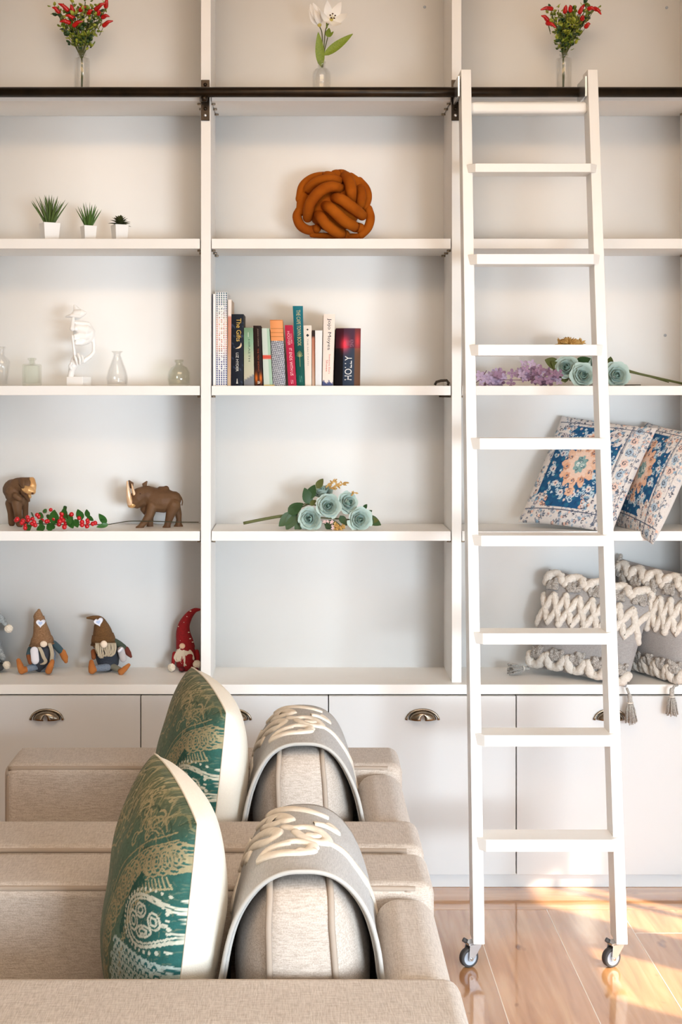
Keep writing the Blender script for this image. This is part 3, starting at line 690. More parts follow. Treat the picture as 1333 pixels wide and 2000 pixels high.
def tuft(Pt, t, path, r, m, name, flat=0.75):         # a thick tufted band following the pillow face
    path = spline(path, 5); C = [Pt(u, v, 1, r * 0.2) for u, v in path]; R = random.Random(len(path)); mb = MB()
    mb.capsule([c + Vector((R.uniform(-1, 1), 0, R.uniform(-1, 1))) * r * 0.12 for c in C], [r * R.uniform(0.85, 1.12) for _ in C], 10); return mb.build(name, m, t)
def loops(Pt, t, u, v, r, n, seed, ang=0):            # a cluster of yarn loops
    R = random.Random(seed); mb = MB(); c = Pt(u, v, 1, 0.004)
    for k in range(n):
        p = Pt(u + R.uniform(-1, 1) * r * 1.25, v + R.uniform(-1, 1) * r, 1, R.uniform(0.003, 0.012)); mb.ball(p, (0.0075, 0.006, 0.0075), 7, 5)
    return mb.build('looped_tuft', M_tuftg, t, remesh=0.0028, smoothit=1)
def tufted(C4, label, full):
    BL, BR, TR, TL = C4; Pt, N = pillow_fn(BL, BR, TR, TL, 0.062, pinch=0.04, power=0.42)
    t = thing('pillow', label, 'pillow', (Vector(BL) + Vector(BR)) / 2, 'grey tufted pillows')
    pillow_face(Pt, 1, 60, 'grey_front', M_greyc, t); pillow_face(Pt, -1, 40, 'grey_back', M_greyc, t)
    for s, v0 in ((1, 0.82), (-1, -0.86)):            # scalloped cream border with looped grey hearts
        for k in range(5):
            u = -0.82 + 0.41 * k
            tuft(Pt, t, [(u - 0.17, v0 - 0.10 * s), (u - 0.09, v0 + 0.07 * s), (u + 0.07, v0 + 0.08 * s), (u + 0.17, v0 - 0.06 * s)], 0.0155, M_tuftw, 'cream_tuft')
            loops(Pt, t, u, v0 - 0.14 * s, 0.10, 30, k + 7)
    for row, v0 in ((0, 0.18),):                      # diamond lattice across the middle
        for k in range(4):
            u = -0.75 + 0.5 * k
            tuft(Pt, t, [(u - 0.25, v0 - 0.30), (u - 0.20, v0 - 0.16), (u - 0.06, v0 + 0.14), (u, v0 + 0.28), (u + 0.06, v0 + 0.14), (u + 0.20, v0 - 0.16), (u + 0.25, v0 - 0.30)], 0.0118, M_tuftw, 'cream_tuft')
            tuft(Pt, t, [(u - 0.25, v0 + 0.30), (u - 0.20, v0 + 0.14), (u - 0.06, v0 - 0.16), (u, v0 - 0.28), (u + 0.06, v0 - 0.16), (u + 0.20, v0 + 0.14), (u + 0.25, v0 + 0.30)], 0.0112, M_tuftw, 'cream_tuft')
    return t, Pt
t1, _ = tufted((W(1030, 1302, 4.66), W(1224, 1343, 4.45), W(1288, 1152, 4.60), W(1073, 1112, 4.70)), 'grey tufted pillow behind the right ladder stile, tassel lying to its left', 1)
tassel(t1, W(1030, 1305, 4.64), W(985, 1308, 4.60) - W(1030, 1305, 4.64), 0.072)
tassel(t1, W(1231, 1362, 4.425), (0.06, 0.0, -1), 0.082)
MB().tube([W(1225, 1344, 4.44), W(1229, 1354, 4.428), W(1231, 1364, 4.425)], 0.004, 7).build('tassel_cord', M_yarn, t1)
tassel(t1, W(1292, 1150, 4.585), (0.03, -0.1, -1), 0.075)
t2, _ = tufted((W(1236, 1306, 4.715), W(1336, 1338, 4.455), W(1385, 1128, 4.52), W(1212, 1090, 4.728)), 'rear grey tufted pillow at the right end of the counter, partly cut off', 2)
tassel(t2, W(1313, 1350, 4.425), (0.02, 0, -1), 0.075)
MB().tube([W(1324, 1338, 4.45), W(1318, 1340, 4.43), W(1313, 1352, 4.425)], 0.004, 7).build('tassel_cord', M_yarn, t2)
tassel(t2, W(1213, 1088, 4.72), (-0.25, -0.2, -1), 0.07)

# ------------------------------------------------------------------ glassware
G_clear = glass('clear_glass', (0.985, 0.985, 0.98)); G_green = glass('greenish_glass', (0.955, 0.962, 0.93))
def vessel(label, px, Y, prof, g=G_clear, z=None, n=32, cat='bottle', wall=0.0028, square=False, group=None, flute=0):
    x = W(px, 0, Y).x; t = thing('glass_bottle' if cat == 'bottle' else 'glass_vase', label, cat, (x, Y, z), group)
    out = [(r, h) for r, h in prof]; inn = [(max(r - wall, 0.0008), max(h, 0.006)) for r, h in prof]
    P = [(0.0008, 0.0)] + out + [(prof[-1][0] - wall * 0.5, prof[-1][1] + 0.0012)] + inn[::-1] + [(0.0008, 0.006)]
    mb = MB(); vs = []; k = 48 if flute else n
    rows = []
    for r, h in P:
        row = []
        for j in range(k + 1):
            a = 2 * math.pi * j / k; q = r
            if flute and 0.01 < h < prof[-2][1] * 0.7: q = r * (1 + 0.05 * abs(math.cos(flute * a / 2)))
            row.append((x + q * math.cos(a), Y + q * math.sin(a), z + h))
        rows.append(row)
    mb.grid(rows).build('body', g, t); return t
Z0 = ROWS[0] and zf(178)
for px, lab in ((160, 'cylindrical glass bottle holding the left-hand chilli bouquet on top shelf'), (1102, 'cylindrical glass bottle with the chilli bouquet behind the ladder top')):
    vessel(lab, px, 4.60, [(0.0245, 0.0), (0.026, 0.004), (0.026, 0.12), (0.0245, 0.128), (0.013, 0.131), (0.012, 0.137), (0.0155, 0.139), (0.0155, 0.144)], z=Z0)
vessel('round-shouldered glass bottle holding the white lily on the top shelf', 628.5, 4.60, [(0.028, 0.0), (0.030, 0.004), (0.030, 0.072), (0.028, 0.084), (0.022, 0.093), (0.013, 0.098), (0.0115, 0.112), (0.014, 0.114), (0.014, 0.119)], z=Z0)
Z3 = ZR[2]
vessel('tapering glass vase at the far left edge, third shelf', 3, 4.60, [(0.018, 0.0), (0.019, 0.004), (0.026, 0.06), (0.028, 0.08), (0.012, 0.1), (0.01, 0.118), (0.014, 0.128)], z=Z3, cat='vase')
vessel('teardrop fluted glass bottle right of the white bust', 229, 4.60, [(0.032, 0.0), (0.033, 0.004), (0.034, 0.025), (0.029, 0.05), (0.019, 0.08), (0.012, 0.1), (0.0125, 0.108), (0.019, 0.113)], z=Z3, flute=9)
vessel('squat round glass bottle at the right end of third shelf', 350, 4.60, [(0.030, 0.0), (0.034, 0.004), (0.0375, 0.022), (0.0355, 0.045), (0.027, 0.06), (0.013, 0.068), (0.011, 0.076), (0.0155, 0.079), (0.0155, 0.085)], g=G_green, z=Z3)
# square decanter
x = W(61.5, 0, 4.59).x; t = thing('glass_bottle', 'square greenish glass bottle with short neck left of the bust', 'bottle', (x, 4.6, Z3))
def sq(h, z): return [(x + a * h, 4.6 + b * h, Z3 + z) for a, b in ((-1, -1), (0, -1.04), (1, -1), (1.04, 0), (1, 1), (0, 1.04), (-1, 1), (-1.04, 0), (-1, -1))]
MB().grid([sq(0.0005, 0), sq(0.026, 0), sq(0.027, 0.004), sq(0.027, 0.069), sq(0.024, 0.0715), sq(0.009, 0.0725), sq(0.008, 0.084), sq(0.0125, 0.086), sq(0.0125, 0.092), sq(0.006, 0.0925), sq(0.005, 0.07), sq(0.0225, 0.067), sq(0.0235, 0.009), sq(0.0005, 0.008)]).build('body', G_green, t, bevel=0.002, smooth=False)

# ------------------------------------------------------------------ plants and flowers
def leaf_mesh(name, w=0.4, fold=0.12, curl=0.25, n=7, tip=1.0, wav=0.0):  # unit length along z, facing -y
    P = []
    for i in range(n + 1):
        v = i / n; half = w / 2 * math.sin(math.pi * min(1, v ** 0.75 * 0.98 + 0.01)) ** 0.8 if tip else w / 2 * (1 - v * 0.9)
        if not tip: half = w / 2 * (1 - v) ** 0.6
        y = -curl * v * v; wv = wav * math.sin(v * 9)
        P.append([(-half, y - fold * half + wv * half, v), (-half * 0.5, y - fold * half * 0.35, v), (0, y, v), (half * 0.5, y - fold * half * 0.35, v), (half, y - fold * half - wv * half, v)])
    return MB().grid(P).mesh(name)
def give(me, m): me.materials.append(m); return me
def put_leaf(name, me, parent, base, tip, s, face=(0, -1, 0.15), width=1.0):
    base, tip = Vector(base), Vector(tip); z = tip - base; L = z.length; z.normalize(); f = Vector(face); f = (f - z * f.dot(z)).normalized(); xx = f.cross(z) * -1
    M = Matrix((xx * (L * width), -f * L, z * L)).transposed().to_4x4(); M.translation = base
    return inst(name, me, parent, M)
M_leaf1 = mat('leaf_green', (112, 136, 36), 0.5, noi=(40, (146, 164, 56)), thin=0.15); M_leaf2 = mat('dark_leaf_green', (38, 66, 34), 0.5, noi=(40, (54, 86, 46)))
M_leaf3 = mat('lime_leaf', (178, 186, 70), 0.5, thin=0.2); M_stem = mat('stem_green', (88, 92, 48), 0.6); M_stemd = mat('dark_stem', (52, 50, 30), 0.6)
M_red = mat('chilli_red', (196, 22, 18), 0.25, coat=0.15, noi=(60, (172, 14, 16)))
def chilli_bouquet(label, neck, off, chillies, seed, box):
    ox, oy, sc = off; Y = 4.60
    def Q(zx, zy, dy=0.0): return W(ox + zx / sc, oy + zy / sc, Y + dy)
    nk = Q(*neck); t = thing('chilli_bouquet', label, 'bouquet', nk - Vector((0, 0, 0.12)), 'chilli pepper bouquets')
    R = random.Random(seed); tips = []
    MB().tube([nk + Vector((0, 0, -0.10)), nk + Vector((0.001, 0, -0.04)), nk], [0.003, 0.0042, 0.003], 7).build('main_stem', M_stem, t)
    cl, cr, ct, cb = box
    mbs = {0: MB(), 1: MB(), 2: MB()}; k = 0
    for i in range(13):                               # branching stems with little leaves
        a = i / 12; tx = cl + (cr - cl) * a; ty = ct + (R.uniform(0, 0.35) * (cb - ct)); dy = R.uniform(-0.055, 0.04); tp = Q(tx, ty, dy); md = nk.lerp(tp, 0.45) + Vector((0, R.uniform(-0.01, 0.01), 0.006))
        pth = spline([nk, md, tp], 6); MB().tube(pth, [0.0016] * len(pth), 5).build('stem', M_stem, t)
        for q in range(34):
            f = R.uniform(0.3, 1.03); c = Vector(pth[min(len(pth) - 1, int(f * (len(pth) - 1)))]) + Vector((R.uniform(-1, 1), R.uniform(-1, 1), R.uniform(-0.6, 1))) * 0.014
            d = Vector((R.uniform(-1, 1), R.uniform(-1, 0.5), R.uniform(-0.3, 1))).normalized(); s = d.cross(Vector((R.uniform(-1, 1), R.uniform(-1, 1), 1))).normalized(); L = R.uniform(0.013, 0.023); w = L * 0.32; n_ = d.cross(s)
            mi = R.choices((0, 1, 2), (5, 2, 6) if f > 0.6 else (4, 4, 2))[0]
            mbs[mi].add([c, c + d * L * 0.4 + s * w + n_ * 0.001, c + d * L * 0.4 - s * w + n_ * 0.001, c + d * L * 0.75 + s * w * 0.8, c + d * L * 0.75 - s * w * 0.8, c + d * L - n_ * 0.002], [(0, 1, 3, 5), (0, 5, 4, 2)])
    for mi, m in ((0, M_leaf1), (1, M_leaf2), (2, M_leaf3)):
        tag(mbs[mi].build('small_leaves', m, t, solid=0.0005), kind='stuff')
    for (bx, by, tx, ty) in chillies:
        b, e = Q(bx, by, -0.045), Q(tx, ty, -0.055); m_ = b.lerp(e, 0.5) + Vector((0, -0.004, 0.003))
        p = spline([b, b.lerp(m_, 0.5), m_, m_.lerp(e, 0.55), e], 3); n = len(p)
        c = MB().capsule(p, [0.0076 * (1 - 0.72 * (i / (n - 1)) ** 1.6) for i in range(n)], 10).build('chilli', M_red, t)
        MB().ball(b, (0.005, 0.005, 0.004), 8, 5).build('calyx', M_leaf3, c)
        MB().tube([b, b.lerp(nk, 0.25) + Vector((0, 0.02, 0))], 0.001, 5).build('stalk', M_stem, c)
chilli_bouquet('chilli bouquet of red peppers and small green leaves, left', (620, 1030), (90, 0, 8.887), [
    (215, 200, 115, 130), (370, 170, 220, 65), (465, 200, 430, 85), (475, 315, 345, 270), (395, 390, 245, 375), (490, 440, 635, 370), (600, 175, 690, 120), (740, 240, 800, 180), (870, 160, 1040, 50),
    (1040, 110, 1065, -20), (910, 240, 930, 200), (990, 300, 1095, 285), (1010, 440, 1155, 365)], 5, (150, 1060, 20, 640))
chilli_bouquet('chilli bouquet of red peppers behind the ladder top, right', (540, 1030), (1040, 0, 8.887), [
    (330, 150, 155, 168), (265, 345, 165, 275), (270, 405, 410, 475), (570, 200, 590, 95), (665, 180, 660, 95), (830, 210, 905, 85), (990, 150, 1080, 165), (1090, 150, 1195, 245), (940, 460, 1005, 415), (870, 330, 880, 300)], 9, (330, 1080, 80, 700))

# white lily
M_petal = mat('white_petal', (253, 251, 248), 0.5, thin=0.12); M_lilyc = mat('lily_throat', (206, 190, 96), 0.6); M_anther = mat('brown_anther', (72, 40, 24), 0.7)
t = thing('lily_stem', 'white artificial lily with broad green leaves in the middle glass bottle', 'flower', W(628, 150, 4.60))
def LQ(zx, zy, dy=0.0): return W(580 + zx / 10.254, zy / 10.254, 4.60 + dy)
me_lp = give(leaf_mesh('lily_petal', 0.52, -0.25, 0.42, 8), M_petal)
def lily(c, ax, s, spread, n=6, rot=0.0):
    f = MB().ball(LQ(*c), 0.007, 10, 6).build('flower_heart', M_lilyc, t); c = LQ(*c); ax = Vector(ax).normalized(); u = ax.cross(Vector((0, 1, 0.3))).normalized(); w = ax.cross(u)
    for k in range(n):
        a = rot + 2 * math.pi * k / n; r = u * math.cos(a) + w * math.sin(a); d = (ax * math.cos(spread) + r * math.sin(spread)).normalized(); put_leaf('petal', me_lp, f, c, c + d * s, 1, face=ax - r * 0.3)
    for k in range(5):
        a = 2 * math.pi * k / 5; d = (ax + (u * math.cos(a) + w * math.sin(a)) * 0.35).normalized(); e = c + d * s * 0.42
        MB().tube([c, e], 0.0009, 5).build('stamen', M_lilyc, f); MB().ball(e, (0.003, 0.0026, 0.0026), 8, 5).build('anther', M_anther, f)
lily((690, 400, -0.03), (0.18, -0.9, 0.25), 0.062, 1.15, 6, 0.3)
lily((455, 500, -0.01), (-0.35, -0.15, 0.9), 0.068, 0.52, 6, 0.1)
for a, b, ex in (((455, 520), (500, 1350), (510, 720)), ((640, 470), (520, 1350), (570, 650)), ((620, 750), (510, 1300), (560, 1000))):
    MB().tube([LQ(*q) for q in spline([a, ex, b], 6)], 0.0017, 6).build('stem', M_stem, t)
me_ll = give(leaf_mesh('lily_leaf', 0.27, 0.2, 0.06, 9), M_leaf1)
for b, e, w in (((490, 1340), (428, 650), 1.0), ((545, 1110), (1130, 690), 0.95), ((620, 745), (650, 555), 2.2), ((640, 740), (745, 630), 1.4)): put_leaf('leaf', me_ll, t, LQ(*b), LQ(*e, -0.015), 1, width=w)
MB().capsule([LQ(600, 560), LQ(608, 500), LQ(598, 465)], [0.0022, 0.0035, 0.002], 8).build('bud', M_leaf1, t)

# three little plants in white pots
M_pot = mat('white_ceramic', (240, 240, 240), 0.3); M_soil = mat('dark_soil', (58, 50, 40), 0.95)
M_sp = mat('spiky_green', (58, 78, 34), 0.5, noi=(60, (92, 116, 52))); M_sp2 = mat('bright_spiky_green', (84, 118, 44), 0.5, noi=(60, (58, 90, 36))); M_suc = mat('dark_succulent', (48, 58, 34), 0.45, noi=(50, (88, 92, 52)))
me_spike = leaf_mesh('spike', 0.10, 0.5, 0.10, 6, tip=0); me_spike.materials.append(M_sp)
me_spike2 = leaf_mesh('spike', 0.13, 0.5, 0.06, 6, tip=0); me_spike2.materials.append(M_sp2)
me_suc = give(leaf_mesh('succulent_leaf', 0.55, 0.35, -0.22, 6), M_suc)
def pot(label, px, half_t, half_b, ytop, kind, seed):
    Y = 4.60; z = ZR[1]; x = W(px, 0, Y).x; h = (EYE - (ytop - CY) * Y / F) - z; R = random.Random(seed); k = Y / F * 0.82
    t = thing('potted_plant', label, 'plant', (x, Y, z)); a0 = math.radians(28)
    def ring(r, zz, n=4): return [(x + r * k * 1.414 * math.cos(a0 + math.pi / 2 * j + math.pi / 4), Y + r * k * 1.414 * math.sin(a0 + math.pi / 2 * j + math.pi / 4), z + zz) for j in range(n + 1)]
    MB().grid([ring(0.2, 0), ring(half_b, 0), ring(half_t, h), ring(half_t - 2.2, h), ring(half_b - 1, 0.006), ring(0.2, 0.006)], flip=False).build('pot', M_pot, t, smooth=False, bevel=0.0016)
    p = [Vector(q) for q in ring(half_t - 2.0, h - 0.004)[:4]]; MB().hexa([q - Vector((0, 0, 0.006)) for q in p] + p).build('soil', M_soil, t)
    c = Vector((x, Y, z + h - 0.004))
    if kind == 'spike':
        for i in range(34):
            a = i * 2.4; tl = (i / 34) ** 0.8 * 0.62; d = Vector((math.cos(a) * math.sin(tl), math.sin(a) * math.sin(tl), math.cos(tl))); o = Vector((math.cos(a), math.sin(a), 0)) * 0.012 * (i / 34)
            put_leaf('leaf', me_spike, t, c + o, c + o + d * R.uniform(0.085, 0.102), 1, face=(math.cos(a), math.sin(a) - 0.6, 0.6))
    elif kind == 'aloe':
        for i in range(17):
            a = i * 2.4 + 0.5; tl = (i / 17) ** 0.9 * 0.66; d = Vector((math.cos(a) * math.sin(tl), math.sin(a) * math.sin(tl), math.cos(tl))); o = Vector((math.cos(a), math.sin(a), 0)) * 0.008 * (i / 17)
            put_leaf('leaf', me_spike2, t, c + o, c + o + d * R.uniform(0.062, 0.086), 1, face=(math.cos(a), math.sin(a) - 0.6, 0.6))
    else:
        for i in range(30):
            a = i * 2.4; tl = 0.15 + (i / 30) ** 0.8 * 1.35; d = Vector((math.cos(a) * math.sin(tl), math.sin(a) * math.sin(tl), math.cos(tl))); L = 0.022 + 0.018 * (i / 30)
            put_leaf('leaf', me_suc, t, c + Vector((0, 0, 0.010 * (1 - i / 30))), c + Vector((0, 0, 0.012 * (1 - i / 30) + 0.004)) + d * L, 1, face=Vector((0, -0.25, 1)) - d * 0.5)
pot('tall spiky plant in the largest white pot, leftmost of three', 97, 20.5, 16.5, 436, 'spike', 1)
pot('small aloe in a white pot, middle of the three', 173, 16, 13, 441.5, 'aloe', 2)
pot('dark rosette succulent in a white pot, rightmost of the three', 234, 17, 14, 439.5, 'rosette', 3)

# roses: bud core (part) with petals (sub-parts)
M_mint = mat('mint_petal', (206, 224, 217), 0.7, thin=0.2, noi=(60, (194, 214, 208))); M_mintd = mat('mint_heart', (168, 198, 188), 0.8, thin=0.15)
def petal_mesh(name, half, r0, h, flare, close, m, seed):
    P = []
    for i in range(8):
        v = i / 7; row = []
        for j in range(9):
            u = -1 + j / 4; r = r0 * (0.30 + 0.70 * math.sin(min(1, v * 1.15) * math.pi / 2)) * (1 - close * v ** 3) + flare * max(0, v - 0.62) ** 1.5 * 2.6
            z = h * v * (1 - 0.16 * u * u) - flare * 0.5 * max(0, v - 0.7) ** 2 * 3 + 0.03 * math.sin(u * 4.5 + seed) * v
            a = half * u * (0.6 + 0.4 * math.sin(math.pi * (0.2 + 0.55 * v))); q = r * (1 + 0.05 * math.sin(u * 5 + seed * 2) * v); row.append((q * math.cos(a), q * math.sin(a), z))
        P.append(row)
    mb = MB().grid(P); n = len(mb.v); mb.v += [(x * 0.96, y * 0.96, z) for x, y, z in mb.v]; mb.f += [tuple(i + n for i in f[::-1]) for f in mb.f[:]]; mb.m += mb.m[:]
    return give(mb.mesh(name), m)
PET = [petal_mesh('petal', 1.7, 0.17, 0.88, 0.0, 0.62, M_mintd, 1), petal_mesh('petal', 1.35, 0.31, 0.88, 0.0, 0.30, M_mintd, 2), petal_mesh('petal', 1.15, 0.46, 0.85, 0.05, 0.12, M_mint, 3), petal_mesh('petal', 1.0, 0.62, 0.78, 0.14, 0.0, M_mint, 4), petal_mesh('petal', 0.9, 0.78, 0.66, 0.24, 0.0, M_mint, 5), petal_mesh('petal', 0.85, 0.90, 0.50, 0.34, 0.0, M_mint, 6)]
bud = MB().ball((0, 0, 0.28), (0.12, 0.12, 0.42), 12, 8).mesh('rose_heart'); give(bud, M_mintd)
def rose(parent, c, ax, R_, seed):
    M = frame(Vector(c), ax, (random.Random(seed).uniform(-1, 1), 0.3, 0.5), R_); o = inst('rose', bud, parent, M @ Matrix.Translation((0, 0, -0.3)))
    r = random.Random(seed)
    for L, n in enumerate((2, 3, 3, 4, 5, 5)):
        for k in range(n):
            q = D.objects.new('petal', PET[L]); COL.objects.link(q); q.parent = o
            s = r.uniform(0.90, 1.10); q.matrix_basis = Matrix.Rotation(2 * math.pi * k / n + L * 0.9 + r.uniform(-0.25, 0.25), 4, 'Z') @ Matrix.Rotation(r.uniform(-0.10, 0.10), 4, 'X') @ Matrix.Diagonal((s, s, s * r.uniform(0.88, 1.08), 1))
me_rl = give(leaf_mesh('rose_leaf', 0.62, 0.15, 0.2, 7), M_leaf2); me_rl2 = give(leaf_mesh('rose_leaf', 0.6, 0.15, 0.2, 7), mat('olive_leaf', (92, 98, 50), 0.5))
M_gold = mat('gold_sprig', (180, 136, 70), 0.6, noi=(80, (208, 170, 100))); M_pinkf = mat('pink_floret', (222, 190, 188), 0.7)
def sprig(parent, c, d, L, n, seed, m=None, w=0.012):
    R = random.Random(seed); d = Vector(d).normalized(); mb = MB(); c = Vector(c); mb.tube([c, c + d * L], 0.0014, 5)
    for k in range(n):
        p = c + d * L * R.uniform(0.05, 1.05); e = (d * 0.6 + Vector((R.uniform(-1, 1), R.uniform(-1, 0.6), R.uniform(-1, 1)))).normalized(); mb.capsule([p, p + e * w * 0.6, p + e * w], [0.0012, 0.003, 0.001], 6)
    return mb.build('dried_sprig', m or M_gold, parent)
def BQ(zx, zy, dy=0.0): return W(440 + zx / 3.92, 900 + zy / 3.92, 4.56 + dy)
t = thing('rose_bouquet', 'mint artificial rose bouquet lying alone on the middle bay shelf', 'bouquet', (BQ(650, 530).x, 4.56, ZR[3]))
for i, (zx, zy, dy, ax, r) in enumerate(((648, 445, -0.005, (-0.12, -1, 0.12), 0.044), (790, 345, -0.012, (0.0, -1, 0.22), 0.045), (938, 322, 0.01, (0.45, -0.8, 0.25), 0.040), (1030, 450, -0.008, (0.22, -1, 0.08), 0.043), (745, 245, 0.05, (-0.1, -0.4, 0.9), 0.040))):
    rose(t, BQ(zx, zy, dy), ax, r * 0.85, 20 + i)
MB().tube(spline([BQ(140, 478, 0.02), BQ(290, 448, 0.02), BQ(440, 422, 0.02), BQ(640, 400, 0.04)], 5), 0.0050, 8).build('stem', M_stem, t)
for k, (zx, zy) in enumerate(((650, 450), (790, 350), (940, 330), (1030, 455))): MB().tube([BQ(430, 425, 0.02), BQ((430 + zx) / 2, zy - 20, 0.05), BQ(zx, zy, 0.04)], 0.0022, 6).build('stem', M_stem, t)
for b, e, m in (((520, 400), (415, 505), me_rl), ((540, 400), (470, 530), me_rl), ((600, 420), (540, 545), me_rl), ((480, 400), (605, 330), me_rl), ((500, 390), (560, 350), me_rl), ((650, 330), (600, 205), me_rl), ((640, 290), (690, 180), me_rl),
                ((700, 210), (755, 135), me_rl2), ((650, 340), (700, 300), me_rl2), ((1080, 430), (1190, 500), me_rl), ((1070, 420), (1130, 380), me_rl), ((1100, 460), (1180, 460), me_rl2), ((1060, 370), (1090, 330), me_rl), ((760, 480), (900, 530), me_rl), ((880, 420), (930, 500), me_rl)):
    put_leaf('leaf', m, t, BQ(*b, 0.012), BQ(*e, 0.006), 1, face=(0.1, -1, 0.4))
sprig(t, BQ(800, 215, 0.03), (0.9, 0, 0.35), 0.055, 26, 1); sprig(t, BQ(780, 190, 0.03), (0.5, 0, 0.3), 0.03, 14, 6); sprig(t, BQ(850, 470, -0.02), (0.1, -0.2, -1), 0.02, 24, 2); sprig(t, BQ(900, 480, -0.02), (-0.2, -0.2, -1), 0.02, 14, 3); sprig(t, BQ(975, 260, 0.01), (0.4, -0.2, 0.4), 0.012, 5, 4)
def floret(R, c, m, parent, s):
    M = frame(c, (R.uniform(-0.7, 0.7), -1, R.uniform(-0.3, 0.9)), (R.uniform(-1, 1), 0, R.uniform(-1, 1)), s); return inst('floret', m, parent, M)
def floret_mesh(m):
    mb = MB()
    for k in range(4):
        a = k * math.pi / 2; c, s = math.cos(a), math.sin(a); r = lambda x, y, z: (x * c - y * s, x * s + y * c, z)
        mb.add([r(0, 0, 0), r(0.45, -0.38, 0.16), r(0.95, -0.25, 0.24), r(1.05, 0.05, 0.18), r(0.9, 0.3, 0.26), r(0.45, 0.36, 0.14), r(0.5, 0, 0.04)], [(0, 1, 6), (1, 2, 3, 6), (6, 3, 4, 5), (0, 6, 5)])
    mb.ball((0, 0, 0.08), 0.13, 6, 4); return give(mb.mesh('floret'), m)
F_pink = floret_mesh(M_pinkf); R = random.Random(4)
for k in range(7): floret(R, BQ(790 + R.uniform(-45, 40), 500 + R.uniform(-40, 30), -0.03), F_pink, t, 0.006)

def RQ(zx, zy, dy=0.0): return W(920 + zx / 3.2276, 640 + zy / 3.2276, 4.58 + dy)
t = thing('rose_bouquet', 'mint rose bouquet lying behind the ladder, stem pointing right', 'bouquet', (RQ(760, 0).x, 4.58, ZR[2]))
for i, (zx, zy, dy, ax, r) in enumerate(((605, 250, 0.0, (-0.3, -1, 0.2), 0.042), (705, 302, -0.02, (0.05, -1, 0.15), 0.044), (918, 302, -0.02, (0.1, -1, 0.12), 0.046), (800, 240, 0.05, (0.1, -0.6, 0.6), 0.042))):
    rose(t, RQ(zx, zy, dy), ax, r * 0.85, 40 + i)
for i, (zx, zy) in enumerate(((620, 92), (560, 98), (675, 95))): sprig(t, RQ(zx, zy + 60, 0.01), (0.3 * (i - 1), -0.2, 1), 0.034, 60, 30 + i, w=0.016)
for b, e in (((990, 275), (1333, 352)), ((980, 262), (1140, 310)), ((985, 268), (1250, 345))): MB().tube([RQ(900, 280, 0.05), RQ(*b, 0.03), RQ(*e, 0.03)], [0.003, 0.004 if e[0] > 1300 else 0.0018, 0.004 if e[0] > 1300 else 0.0018], 7).build('stem', M_stem, t)
MB().tube([RQ(1330, 352, 0.03), RQ(1440, 378, 0.03)], 0.004, 7).build('stem', M_stem, t)
R = random.Random(77); mb = MB()
for k in range(130):
    d = Vector((R.uniform(-1, 1), R.uniform(-1, 0.6), R.uniform(-0.15, 1))).normalized(); c = RQ(622, 118, 0.0); mb.capsule([c + d * 0.008, c + d * 0.026 * R.uniform(0.8, 1.0), c + Vector((d.x * 1.35, d.y, d.z)) * 0.031], [0.0012, 0.0034, 0.001], 6)
mb.build('gold_flower_head', M_gold, t)
MB().tube([RQ(965, 362, -0.01), RQ(1072, 361, 0.02)], 0.0016, 6).build('loose_wire', M_black, t)
for b, e, m in (((560, 240), (455, 205), me_rl2), ((560, 260), (500, 215), me_rl2), ((660, 230), (760, 195), me_rl), ((640, 230), (700, 200), me_rl), ((870, 250), (880, 175), me_rl2), ((880, 260), (905, 215), me_rl), ((600, 290), (590, 355), me_rl2), ((660, 270), (620, 345), me_rl2), ((960, 300), (1010, 285), me_rl2), ((900, 250), (930, 230), me_rl), ((560, 270), (585, 350), me_rl2), ((760, 330), (830, 350), me_rl)):
    put_leaf('leaf', m, t, RQ(*b, 0.02), RQ(*e, 0.0), 1)
M_lil = mat('lilac_petal', (206, 188, 212), 0.7, thin=0.2, noi=(90, (176, 152, 184))); M_plum = mat('plum_petal', (176, 146, 172), 0.7, thin=0.15, noi=(90, (140, 106, 136)))
t = thing('hydrangea_spray', 'lilac hydrangea flower spray behind the ladder, left of mint roses', 'flower', (RQ(330, 0).x, 4.56, ZR[2]))
F1, F2 = floret_mesh(M_lil), floret_mesh(M_plum); R = random.Random(8)
for k in range(88):
    if k < 32: x, y = R.gauss(150, 48), R.gauss(318, 26); m = F1 if R.random() < 0.75 else F2
    elif k < 54: x, y = R.gauss(355, 34), R.uniform(222, 330); m = F1 if R.random() < 0.6 else F2
    else: x, y = R.uniform(300, 560), R.uniform(270, 350); m = F2 if R.random() < 0.7 else F1
    x = min(565, max(60, x)); y = min(350, max(215 if 280 < x < 420 else 262, y)); floret(R, RQ(x, y, R.uniform(-0.045, 0.03)), m, t, R.uniform(0.012, 0.017))
for a, b in (((60, 335), (100, 270)), ((60, 330), (130, 325)), ((35, 345), (75, 318)), ((100, 330), (560, 330))): MB().tube([RQ(*a, -0.01), RQ(*b, -0.005)], 0.0014, 5).build('twig', mat('purple_twig', (128, 88, 120), 0.7), t)

